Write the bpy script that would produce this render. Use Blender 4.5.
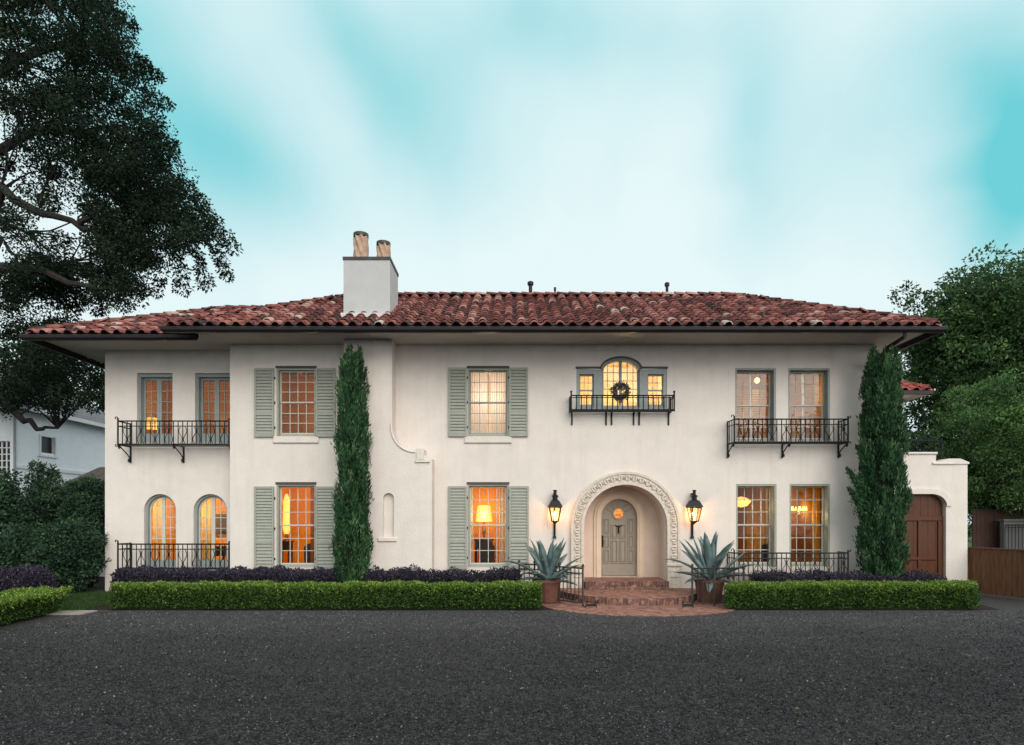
import bpy, math, random
import numpy as np
from mathutils import Vector
from mathutils.geometry import tessellate_polygon

SC = bpy.context.scene
for _o in list(bpy.data.objects):
    bpy.data.objects.remove(_o)
COL = SC.collection
R = math.radians
PI = math.pi

# ------------------------------------------------------------------ camera
F, D, VX, VY, H = 612.0, 18.0, 512.0, 518.0, 2.26     # focal length in px, distance to the facade, vanishing point, eye height
cam = bpy.data.cameras.new('camera')
cam.sensor_width = 36.0
cam.lens = F / 1024 * 36
cam.shift_y = (VY - 372.5) / 1024
cam.clip_start = 0.1
cam.clip_end = 900
camo = bpy.data.objects.new('camera', cam)
camo.location = (0, -D, H)
camo.rotation_euler = (R(90), 0, 0)
COL.objects.link(camo)
SC.camera = camo

# ------------------------------------------------------------------ sky and sun
SUN_EL, SUN_AZ = R(28), R(22)        # overcast glow from behind the camera, a little from the east
world = bpy.data.worlds.new('World')
SC.world = world
world.use_nodes = True
wn = world.node_tree
wn.nodes.clear()
def N(t, nt, **kw):
    n = nt.nodes.new(t)
    for k, v in kw.items():
        setattr(n, k, v)
    return n
def math_node(nt, op, a, b=None, clamp=False):
    n = nt.nodes.new('ShaderNodeMath'); n.operation = op; n.use_clamp = clamp
    for i, v in enumerate((a, b)):
        if v is None: continue
        if isinstance(v, (int, float)): n.inputs[i].default_value = v
        else: nt.links.new(v, n.inputs[i])
    return n.outputs[0]
def mix_rgb(nt, fac, a, b, mode='MIX'):
    n = nt.nodes.new('ShaderNodeMix'); n.data_type = 'RGBA'; n.blend_type = mode
    for i, v in ((0, fac), (6, a), (7, b)):
        if isinstance(v, (int, float)): n.inputs[i].default_value = v
        elif isinstance(v, tuple): n.inputs[i].default_value = (*v, 1) if len(v) == 3 else v
        else: nt.links.new(v, n.inputs[i])
    return n.outputs[2]
tc = N('ShaderNodeTexCoord', wn)
sep = N('ShaderNodeSeparateXYZ', wn)
wn.links.new(tc.outputs['Generated'], sep.inputs[0])
ay = math_node(wn, 'MAXIMUM', math_node(wn, 'ABSOLUTE', sep.outputs[1]), 0.08)
# clouds drifting along the sky dome, softly broken by noise
noi = N('ShaderNodeTexNoise', wn); noi.inputs['Scale'].default_value = 2.3; noi.inputs['Detail'].default_value = 3.5
mpn = N('ShaderNodeMapping', wn); mpn.inputs['Scale'].default_value = (1.0, 1.0, 1.8); mpn.inputs['Rotation'].default_value = (0, R(28), 0)
wn.links.new(tc.outputs['Generated'], mpn.inputs[0]); wn.links.new(mpn.outputs[0], noi.inputs['Vector'])
nv = math_node(wn, 'SUBTRACT', noi.outputs[0], 0.5)
uu = math_node(wn, 'ADD', math_node(wn, 'DIVIDE', sep.outputs[0], ay), math_node(wn, 'MULTIPLY', nv, 0.22))
vv = math_node(wn, 'ADD', math_node(wn, 'DIVIDE', sep.outputs[2], ay), math_node(wn, 'MULTIPLY', nv, -0.22))
def patch(cx, cy, r1, r2, ang, amp):
    """an opening in the cloud layer, gaussian, long axis turned by ang"""
    u0, v0 = (cx - VX) / F, (VY - cy) / F
    ca, sa = math.cos(R(ang)), math.sin(R(ang))
    du = math_node(wn, 'SUBTRACT', uu, u0); dv = math_node(wn, 'SUBTRACT', vv, v0)
    a = math_node(wn, 'ADD', math_node(wn, 'MULTIPLY', du, ca * F / r1), math_node(wn, 'MULTIPLY', dv, sa * F / r1))
    b = math_node(wn, 'ADD', math_node(wn, 'MULTIPLY', du, -sa * F / r2), math_node(wn, 'MULTIPLY', dv, ca * F / r2))
    q = math_node(wn, 'ADD', math_node(wn, 'MULTIPLY', a, a), math_node(wn, 'MULTIPLY', b, b))
    return math_node(wn, 'MULTIPLY', math_node(wn, 'EXPONENT', math_node(wn, 'MULTIPLY', q, -1.0)), amp)
tot = None
for p in [(140, 80, 230, 95, -62, 0.58), (245, 160, 120, 48, -35, 0.42), (810, 150, 150, 170, 0, 0.20), (435, 90, 140, 55, -75, 0.42), (525, 10, 70, 60, 0, 0.42),
          (1010, 165, 150, 70, 78, 1.0), (735, 110, 150, 40, 84, 0.28), (350, 40, 130, 36, -60, 0.42), (640, 20, 90, 60, 0, 0.25),
          (940, 30, 80, 80, 0, 0.25)]:
    o = patch(*p)
    tot = o if tot is None else math_node(wn, 'ADD', tot, o)
tot = math_node(wn, 'ADD', tot, math_node(wn, 'MULTIPLY', nv, 0.55))
n2_ = N('ShaderNodeTexNoise', wn); n2_.inputs['Scale'].default_value = 3.2; n2_.inputs['Detail'].default_value = 6; n2_.inputs['Roughness'].default_value = 0.55
mp2 = N('ShaderNodeMapping', wn); mp2.inputs['Scale'].default_value = (1.9, 1.0, 0.9); mp2.inputs['Rotation'].default_value = (0, R(-22), 0)
wn.links.new(tc.outputs['Generated'], mp2.inputs[0]); wn.links.new(mp2.outputs[0], n2_.inputs['Vector'])
tot = math_node(wn, 'ADD', tot, math_node(wn, 'MULTIPLY', math_node(wn, 'SUBTRACT', n2_.outputs[0], 0.5), 0.42))
lo = math_node(wn, 'DIVIDE', math_node(wn, 'SUBTRACT', vv, 0.34), 0.17)
lo = math_node(wn, 'EXPONENT', math_node(wn, 'MULTIPLY', math_node(wn, 'MULTIPLY', lo, lo), -1.0))
tot = math_node(wn, 'SUBTRACT', tot, math_node(wn, 'MULTIPLY', lo, 0.26))
tot = math_node(wn, 'ADD', tot, 0.13, clamp=True)
sky = N('ShaderNodeTexSky', wn, sky_type='NISHITA')
sky.sun_disc = False
sky.sun_elevation = SUN_EL
sky.sun_rotation = PI - SUN_AZ
sky.air_density = 1.0
nish = mix_rgb(wn, 1.0, sky.outputs[0], (0.085, 0.11, 0.09), 'MULTIPLY')
clear = mix_rgb(wn, 0.93, nish, (0.17, 0.67, 0.735))
colr = mix_rgb(wn, tot, (0.80, 0.94, 0.96), clear)
# broad glow added to the unseen sky round the sun, brightening the front
_sd = (math.sin(SUN_AZ) * math.cos(SUN_EL), -math.cos(SUN_AZ) * math.cos(SUN_EL), math.sin(SUN_EL))
dp = wn.nodes.new('ShaderNodeVectorMath'); dp.operation = 'DOT_PRODUCT'
wn.links.new(tc.outputs['Generated'], dp.inputs[0]); dp.inputs[1].default_value = _sd
gl_ = math_node(wn, 'POWER', math_node(wn, 'MAXIMUM', dp.outputs['Value'], 0.0), 2.5)
colr = mix_rgb(wn, gl_, colr, (1.45, 1.22, 1.08), 'ADD')
bg = N('ShaderNodeBackground', wn)
bg.inputs[1].default_value = 1.0
out = N('ShaderNodeOutputWorld', wn)
wn.links.new(colr, bg.inputs[0])
wn.links.new(bg.outputs[0], out.inputs[0])

sun = bpy.data.lights.new('sun', 'SUN')
sun.energy = 1.45
sun.angle = R(40)
sun.color = (1.0, 0.90, 0.80)
suno = bpy.data.objects.new('sun', sun)
sd = Vector((math.sin(SUN_AZ) * math.cos(SUN_EL), -math.cos(SUN_AZ) * math.cos(SUN_EL), math.sin(SUN_EL)))
suno.rotation_euler = sd.to_track_quat('Z', 'Y').to_euler()
suno.location = (6, -30, 30)
COL.objects.link(suno)

SC.view_settings.view_transform = 'Standard'
SC.view_settings.look = 'None'
SC.view_settings.exposure = 0.0
SC.view_settings.gamma = 1.0
SC.view_settings.use_curve_mapping = False
SC.render.engine = 'CYCLES'
SC.cycles.use_denoising = True
SC.cycles.max_bounces = 7
SC.cycles.diffuse_bounces = 4
SC.cycles.transparent_max_bounces = 12
SC.cycles.sample_clamp_indirect = 6.0
SC.cycles.caustics_reflective = False
SC.cycles.caustics_refractive = False

def X(px, Y=0.0): return (px - VX) / F * (D + Y)
def Z(py, Y=0.0): return H + (VY - py) / F * (D + Y)
def P(px, py, Y): return Vector((X(px, Y), Y, Z(py, Y)))

# ------------------------------------------------------------------ materials
MATS = {}
def base_mat(name):
    m = bpy.data.materials.new(name); m.use_nodes = True
    nt = m.node_tree
    return m, nt, nt.nodes['Principled BSDF']
def mat(name, col, rough=0.7, var=0.12, scale=6.0, bump=0.0, bscale=60.0, metal=0.0, spec=0.3, big=0.0, bigscale=0.5, stretch=None):
    """a plain painted or mineral surface: colour varied by fine and broad noise, with a fine bump"""
    if name in MATS: return MATS[name]
    m, nt, b = base_mat(name)
    b.inputs['Roughness'].default_value = rough
    b.inputs['Metallic'].default_value = metal
    b.inputs['Specular IOR Level'].default_value = spec
    t = N('ShaderNodeTexCoord', nt)
    src = t.outputs['Object']
    if stretch:
        mp = N('ShaderNodeMapping', nt); mp.inputs['Scale'].default_value = stretch
        nt.links.new(src, mp.inputs[0]); src = mp.outputs[0]
    n1 = N('ShaderNodeTexNoise', nt); n1.inputs['Scale'].default_value = scale; n1.inputs['Detail'].default_value = 6
    nt.links.new(src, n1.inputs['Vector'])
    dark = tuple(c * (1 - var) for c in col); light = tuple(min(1, c * (1 + var)) for c in col)
    rp = N('ShaderNodeValToRGB', nt)
    rp.color_ramp.elements[0].position = 0.3; rp.color_ramp.elements[0].color = (*dark, 1)
    rp.color_ramp.elements[1].position = 0.7; rp.color_ramp.elements[1].color = (*light, 1)
    nt.links.new(n1.outputs[0], rp.inputs[0])
    c = rp.outputs[0]
    if big:
        n2 = N('ShaderNodeTexNoise', nt); n2.inputs['Scale'].default_value = bigscale; n2.inputs['Detail'].default_value = 5
        nt.links.new(t.outputs['Object'], n2.inputs['Vector'])
        f = math_node(nt, 'MULTIPLY', math_node(nt, 'SUBTRACT', n2.outputs[0], 0.42, clamp=True), 4 * big, clamp=True)
        c = mix_rgb(nt, f, c, tuple(x * 0.72 for x in col))
    nt.links.new(c, b.inputs['Base Color'])
    if bump:
        n3 = N('ShaderNodeTexNoise', nt); n3.inputs['Scale'].default_value = bscale; n3.inputs['Detail'].default_value = 4
        nt.links.new(src, n3.inputs['Vector'])
        bp = N('ShaderNodeBump', nt); bp.inputs['Strength'].default_value = bump; bp.inputs['Distance'].default_value = 0.02
        nt.links.new(n3.outputs[0], bp.inputs['Height']); nt.links.new(bp.outputs[0], b.inputs['Normal'])
    MATS[name] = m
    return m
def ramp_mat(name, stops, rough=0.8, attr='rnd', noise=0.25, nscale=3.0, transl=0.0, spec=0.2, bump=0.0):
    """colour picked per leaf / per tile through a face attribute, with some noise mixed in"""
    if name in MATS: return MATS[name]
    m, nt, b = base_mat(name)
    b.inputs['Roughness'].default_value = rough
    b.inputs['Specular IOR Level'].default_value = spec
    a = N('ShaderNodeAttribute', nt); a.attribute_name = attr
    t = N('ShaderNodeTexCoord', nt)
    n1 = N('ShaderNodeTexNoise', nt); n1.inputs['Scale'].default_value = nscale; n1.inputs['Detail'].default_value = 4
    nt.links.new(t.outputs['Object'], n1.inputs['Vector'])
    v = math_node(nt, 'ADD', a.outputs['Fac'], math_node(nt, 'MULTIPLY', math_node(nt, 'SUBTRACT', n1.outputs[0], 0.5), noise * 2), clamp=True)
    rp = N('ShaderNodeValToRGB', nt)
    els = rp.color_ramp.elements
    while len(els) < len(stops): els.new(0.5)
    for e, (p, c) in zip(els, stops):
        e.position = p; e.color = (*c, 1)
    nt.links.new(v, rp.inputs[0])
    nt.links.new(rp.outputs[0], b.inputs['Base Color'])
    if bump:
        n3 = N('ShaderNodeTexNoise', nt); n3.inputs['Scale'].default_value = 40
        nt.links.new(t.outputs['Object'], n3.inputs['Vector'])
        bp = N('ShaderNodeBump', nt); bp.inputs['Strength'].default_value = bump; bp.inputs['Distance'].default_value = 0.02
        nt.links.new(n3.outputs[0], bp.inputs['Height']); nt.links.new(bp.outputs[0], b.inputs['Normal'])
    if transl:
        tr = N('ShaderNodeBsdfTranslucent', nt); nt.links.new(rp.outputs[0], tr.inputs[0])
        mx = N('ShaderNodeMixShader', nt); mx.inputs[0].default_value = transl
        o = nt.nodes['Material Output']
        nt.links.new(b.outputs[0], mx.inputs[1]); nt.links.new(tr.outputs[0], mx.inputs[2]); nt.links.new(mx.outputs[0], o.inputs[0])
    MATS[name] = m
    return m
def emit_mat(name, col, strength):
    if name in MATS: return MATS[name]
    m, nt, b = base_mat(name)
    b.inputs['Base Color'].default_value = (*col, 1)
    b.inputs['Emission Color'].default_value = (*col, 1)
    b.inputs['Emission Strength'].default_value = strength
    MATS[name] = m
    return m
def glass_mat(name='window glass', gain=0.7, tint=(0.96, 0.97, 0.96)):
    if name in MATS: return MATS[name]
    m = bpy.data.materials.new(name); m.use_nodes = True
    nt = m.node_tree; nt.nodes.clear()
    tr = N('ShaderNodeBsdfTransparent', nt); tr.inputs[0].default_value = (*tint, 1)
    gl = N('ShaderNodeBsdfGlossy', nt); gl.inputs['Roughness'].default_value = 0.02
    fr = N('ShaderNodeFresnel', nt); fr.inputs[0].default_value = 1.5
    t = N('ShaderNodeTexCoord', nt)
    n3 = N('ShaderNodeTexNoise', nt); n3.inputs['Scale'].default_value = 2.2
    nt.links.new(t.outputs['Object'], n3.inputs['Vector'])
    bp = N('ShaderNodeBump', nt); bp.inputs['Strength'].default_value = 0.12; bp.inputs['Distance'].default_value = 0.05
    nt.links.new(n3.outputs[0], bp.inputs['Height']); nt.links.new(bp.outputs[0], gl.inputs['Normal'])
    mx = N('ShaderNodeMixShader', nt); o = N('ShaderNodeOutputMaterial', nt)
    nt.links.new(math_node(nt, 'MULTIPLY', fr.outputs[0], gain, clamp=True), mx.inputs[0])
    nt.links.new(tr.outputs[0], mx.inputs[1]); nt.links.new(gl.outputs[0], mx.inputs[2]); nt.links.new(mx.outputs[0], o.inputs[0])
    MATS[name] = m
    return m
def brick_mat(name, rot=0.0, bw=0.22, bh=0.075, cols=((0.33, 0.115, 0.075), (0.20, 0.065, 0.045)), mortar=(0.27, 0.20, 0.16), wall=False):
    if name in MATS: return MATS[name]
    m, nt, b = base_mat(name)
    b.inputs['Roughness'].default_value = 0.85
    t = N('ShaderNodeTexCoord', nt)
    mp = N('ShaderNodeMapping', nt); mp.inputs['Rotation'].default_value = (R(90), 0, 0) if wall else (0, 0, rot)
    nt.links.new(t.outputs['Object'], mp.inputs[0])
    br = N('ShaderNodeTexBrick', nt)
    br.inputs['Color1'].default_value = (*cols[0], 1); br.inputs['Color2'].default_value = (*cols[1], 1)
    br.inputs['Mortar'].default_value = (*mortar, 1)
    br.inputs['Scale'].default_value = 1.0; br.inputs['Mortar Size'].default_value = 0.008
    br.inputs['Brick Width'].default_value = bw; br.inputs['Row Height'].default_value = bh
    nt.links.new(mp.outputs[0], br.inputs['Vector'])
    n1 = N('ShaderNodeTexNoise', nt); n1.inputs['Scale'].default_value = 9; n1.inputs['Detail'].default_value = 6
    nt.links.new(t.outputs['Object'], n1.inputs['Vector'])
    f = math_node(nt, 'MULTIPLY', math_node(nt, 'SUBTRACT', n1.outputs[0], 0.50, clamp=True), 2.0, clamp=True)
    c = mix_rgb(nt, f, br.outputs[0], (0.37, 0.20, 0.15))
    vb = N('ShaderNodeTexVoronoi', nt); vb.inputs['Scale'].default_value = 10.0
    nt.links.new(t.outputs['Object'], vb.inputs['Vector'])
    sb = N('ShaderNodeSeparateColor', nt); nt.links.new(vb.outputs['Color'], sb.inputs[0])
    c = mix_rgb(nt, math_node(nt, 'MULTIPLY', math_node(nt, 'SUBTRACT', sb.outputs[0], 0.55, clamp=True), 1.9), c, (0.08, 0.04, 0.035))
    c = mix_rgb(nt, math_node(nt, 'MULTIPLY', math_node(nt, 'SUBTRACT', sb.outputs[1], 0.62, clamp=True), 1.8), c, (0.42, 0.24, 0.185))
    nt.links.new(c, b.inputs['Base Color'])
    bp = N('ShaderNodeBump', nt); bp.inputs['Strength'].default_value = 0.6; bp.inputs['Distance'].default_value = 0.01; bp.invert = True
    nt.links.new(br.outputs['Fac'], bp.inputs['Height']); nt.links.new(bp.outputs[0], b.inputs['Normal'])
    MATS[name] = m
    return m

STUCCO = mat('cream stucco', (0.70, 0.645, 0.605), 0.9, 0.04, 2.5, 0.45, 22, spec=0.15, big=0.10, bigscale=0.45)
_nt = STUCCO.node_tree; _b = _nt.nodes['Principled BSDF']; _t = N('ShaderNodeTexCoord', _nt)
_m = N('ShaderNodeMapping', _nt); _m.inputs['Scale'].default_value = (2.2, 2.2, 0.16); _nt.links.new(_t.outputs['Object'], _m.inputs[0])
_n = N('ShaderNodeTexNoise', _nt); _n.inputs['Scale'].default_value = 1.6; _n.inputs['Detail'].default_value = 7; _n.inputs['Roughness'].default_value = 0.65; _nt.links.new(_m.outputs[0], _n.inputs['Vector'])
_c = _b.inputs['Base Color'].links[0].from_socket
_c = mix_rgb(_nt, math_node(_nt, 'MULTIPLY', math_node(_nt, 'SUBTRACT', _n.outputs[0], 0.50, clamp=True), 1.1, clamp=True), _c, (0.50, 0.43, 0.37))
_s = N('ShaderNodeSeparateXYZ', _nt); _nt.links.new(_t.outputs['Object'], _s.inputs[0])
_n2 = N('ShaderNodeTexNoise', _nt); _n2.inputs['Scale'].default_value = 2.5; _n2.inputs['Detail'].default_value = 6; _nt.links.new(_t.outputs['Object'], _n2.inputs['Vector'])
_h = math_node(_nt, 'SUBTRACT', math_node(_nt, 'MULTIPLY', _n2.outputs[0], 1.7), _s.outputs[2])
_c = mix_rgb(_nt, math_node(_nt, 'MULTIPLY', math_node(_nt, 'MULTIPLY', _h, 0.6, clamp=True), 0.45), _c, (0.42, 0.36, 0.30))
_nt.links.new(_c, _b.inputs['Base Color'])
STACK = mat('pale grey stucco', (0.44, 0.445, 0.45), 0.9, 0.04, 3.0, 0.2, 45, spec=0.15, big=0.12, bigscale=0.8)
STONE = mat('cast stone', (0.62, 0.56, 0.49), 0.85, 0.16, 14, 0.4, 60, spec=0.15, big=0.2, bigscale=2.0)
SOFFIT = mat('soffit board', (0.50, 0.46, 0.42), 0.8, 0.05, 3)
SAGE = mat('sage paint', (0.31, 0.325, 0.285), 0.55, 0.06, 8, 0.05, 40)
BLUEGREY = mat('blue grey paint', (0.27, 0.31, 0.31), 0.5, 0.06, 8)
SASHW = mat('pale sash paint', (0.52, 0.51, 0.46), 0.5, 0.05, 8)
DARKWOOD = mat('dark head paint', (0.07, 0.065, 0.06), 0.6, 0.1, 8)
GUTTER = mat('bronze gutter', (0.018, 0.0145, 0.016), 0.45, 0.2, 3, metal=0.3)
IRON = mat('wrought iron', (0.012, 0.014, 0.015), 0.5, 0.2, 15, metal=0.4, spec=0.4)
IRONG = mat('weathered grey iron', (0.055, 0.055, 0.055), 0.55, 0.25, 12, metal=0.3)
GLASS = glass_mat()
GLASSR = glass_mat('reflective glass', 1.3)
DOORP = mat('taupe door paint', (0.30, 0.258, 0.21), 0.5, 0.05, 6, spec=0.3)
TERRA = mat('dark terracotta', (0.13, 0.055, 0.042), 0.75, 0.2, 7, 0.2, 40)
FLUE = mat('buff clay flue', (0.42, 0.29, 0.215), 0.85, 0.25, 9, 0.3, 40)
LEAD = mat('lead flashing', (0.045, 0.045, 0.05), 0.6, 0.2, 6)
MAHOG = mat('mahogany boards', (0.080, 0.026, 0.010), 0.45, 0.25, 5, 0.15, 30, stretch=(6, 6, 0.6))
CEDAR = mat('stained cedar boards', (0.14, 0.066, 0.035), 0.7, 0.35, 4, 0.2, 30, stretch=(6, 6, 0.6))
DKFENCE = mat('dark fence boards', (0.045, 0.022, 0.017), 0.8, 0.3, 4, 0.2, 30, stretch=(6, 6, 0.6))
BARK = mat('oak bark', (0.024, 0.021, 0.020), 0.95, 0.35, 5, 0.6, 14, stretch=(3, 3, 0.8))
NWALL = mat('white painted brick', (0.82, 0.85, 0.89), 0.85, 0.04, 3, 0.2, 30)
NROOF = mat('grey slate', (0.20, 0.19, 0.20), 0.85, 0.25, 5, 0.4, 8)
NTRIM = mat('white trim', (0.75, 0.75, 0.75), 0.6, 0.03, 5)
BROWNROOF = mat('brown shingle', (0.15, 0.125, 0.11), 0.9, 0.25, 6, 0.4, 9)
SOIL = mat('dark mulch', (0.022, 0.016, 0.013), 1.0, 0.5, 20, 0.9, 30)
FLAG = mat('flagstone', (0.34, 0.31, 0.28), 0.9, 0.15, 6, 0.3, 30)
TILE = ramp_mat('clay roof tile', [(0.0, (0.028, 0.022, 0.022)), (0.24, (0.080, 0.030, 0.030)), (0.50, (0.165, 0.052, 0.046)), (0.72, (0.30, 0.115, 0.10)), (0.88, (0.37, 0.22, 0.19)), (1.0, (0.44, 0.37, 0.32))],
                rough=0.85, noise=0.55, nscale=2.2, bump=0.5)
TILER = ramp_mat('red clay tile', [(0.0, (0.12, 0.03, 0.028)), (0.4, (0.30, 0.07, 0.055)), (0.8, (0.46, 0.15, 0.11)), (1.0, (0.5, 0.3, 0.24))], rough=0.8, noise=0.2, nscale=2)
_nt = TILE.node_tree; _b = _nt.nodes['Principled BSDF']
_l = N('ShaderNodeTexNoise', _nt); _l.inputs['Scale'].default_value = 11; _l.inputs['Detail'].default_value = 6; _l.inputs['Roughness'].default_value = 0.7
_t = N('ShaderNodeTexCoord', _nt); _nt.links.new(_t.outputs['Object'], _l.inputs['Vector'])
_c = _b.inputs['Base Color'].links[0].from_socket
_c = mix_rgb(_nt, math_node(_nt, 'MULTIPLY', math_node(_nt, 'SUBTRACT', _l.outputs[0], 0.54, clamp=True), 5.5, clamp=True), _c, (0.29, 0.20, 0.17))
_c = mix_rgb(_nt, math_node(_nt, 'MULTIPLY', math_node(_nt, 'SUBTRACT', 0.44, _l.outputs[0], clamp=True), 7.0, clamp=True), _c, (0.035, 0.026, 0.026))
_nt.links.new(_c, _b.inputs['Base Color'])
UNDER = mat('roof underlay', (0.035, 0.022, 0.022), 0.95, 0.3, 4)

def gravel_mat():
    m, nt, b = base_mat('dark gravel')
    b.inputs['Roughness'].default_value = 0.85
    b.inputs['Specular IOR Level'].default_value = 0.25
    t = N('ShaderNodeTexCoord', nt)
    v1 = N('ShaderNodeTexVoronoi', nt); v1.inputs['Scale'].default_value = 62
    v2 = N('ShaderNodeTexVoronoi', nt); v2.inputs['Scale'].default_value = 22
    n1 = N('ShaderNodeTexNoise', nt); n1.inputs['Scale'].default_value = 0.55; n1.inputs['Detail'].default_value = 7; n1.inputs['Roughness'].default_value = 0.65
    n2 = N('ShaderNodeTexNoise', nt); n2.inputs['Scale'].default_value = 4; n2.inputs['Detail'].default_value = 5
    mp = N('ShaderNodeMapping', nt); mp.inputs['Scale'].default_value = (0.35, 1.2, 1)
    nt.links.new(t.outputs['Object'], mp.inputs[0])
    for q in (v1, v2, n2): nt.links.new(t.outputs['Object'], q.inputs['Vector'])
    nt.links.new(mp.outputs[0], n1.inputs['Vector'])
    sp = N('ShaderNodeSeparateColor', nt); nt.links.new(v1.outputs['Color'], sp.inputs[0])
    rp = N('ShaderNodeValToRGB', nt)
    els = rp.color_ramp.elements
    for _ in range(2): els.new(0.5)
    for e, (p, c) in zip(els, [(0, (0.005, 0.005, 0.006)), (0.45, (0.014, 0.0145, 0.0165)), (0.82, (0.038, 0.039, 0.043)), (1, (0.17, 0.165, 0.16))]):
        e.position = p; e.color = (*c, 1)
    nt.links.new(sp.outputs[0], rp.inputs[0])
    f = math_node(nt, 'MULTIPLY', math_node(nt, 'SUBTRACT', n1.outputs[0], 0.44, clamp=True), 4.0, clamp=True)
    c = mix_rgb(nt, f, rp.outputs[0], mix_rgb(nt, 0.45, rp.outputs[0], (0.075, 0.071, 0.068)))
    c = mix_rgb(nt, math_node(nt, 'MULTIPLY', n2.outputs[0], 0.35), c, (0.014, 0.014, 0.015))
    sp2 = N('ShaderNodeSeparateColor', nt); nt.links.new(v2.outputs['Color'], sp2.inputs[0])
    c = mix_rgb(nt, math_node(nt, 'MULTIPLY', math_node(nt, 'SUBTRACT', sp2.outputs[0], 0.55, clamp=True), 1.3), c, (0.085, 0.083, 0.082))
    c = mix_rgb(nt, math_node(nt, 'MULTIPLY', math_node(nt, 'SUBTRACT', sp2.outputs[1], 0.50, clamp=True), 1.5), c, (0.007, 0.007, 0.008))
    # lighter towards the house: grazing sheen and lens falloff put into the colour
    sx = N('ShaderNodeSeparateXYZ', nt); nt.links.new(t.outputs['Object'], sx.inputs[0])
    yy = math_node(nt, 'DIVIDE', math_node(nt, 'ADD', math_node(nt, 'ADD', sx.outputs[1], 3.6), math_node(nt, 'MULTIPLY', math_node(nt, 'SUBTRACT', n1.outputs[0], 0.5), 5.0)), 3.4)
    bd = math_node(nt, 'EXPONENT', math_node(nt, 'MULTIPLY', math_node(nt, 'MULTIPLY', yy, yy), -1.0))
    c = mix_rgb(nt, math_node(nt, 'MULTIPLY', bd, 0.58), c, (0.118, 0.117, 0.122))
    nt.links.new(c, b.inputs['Base Color'])
    h = math_node(nt, 'ADD', v1.outputs['Distance'], math_node(nt, 'MULTIPLY', v2.outputs['Distance'], 0.7))
    bp = N('ShaderNodeBump', nt); bp.inputs['Strength'].default_value = 1.0; bp.inputs['Distance'].default_value = 0.03; bp.invert = True
    nt.links.new(h, bp.inputs['Height']); nt.links.new(bp.outputs[0], b.inputs['Normal'])
    return m
GRAVEL = gravel_mat()

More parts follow.
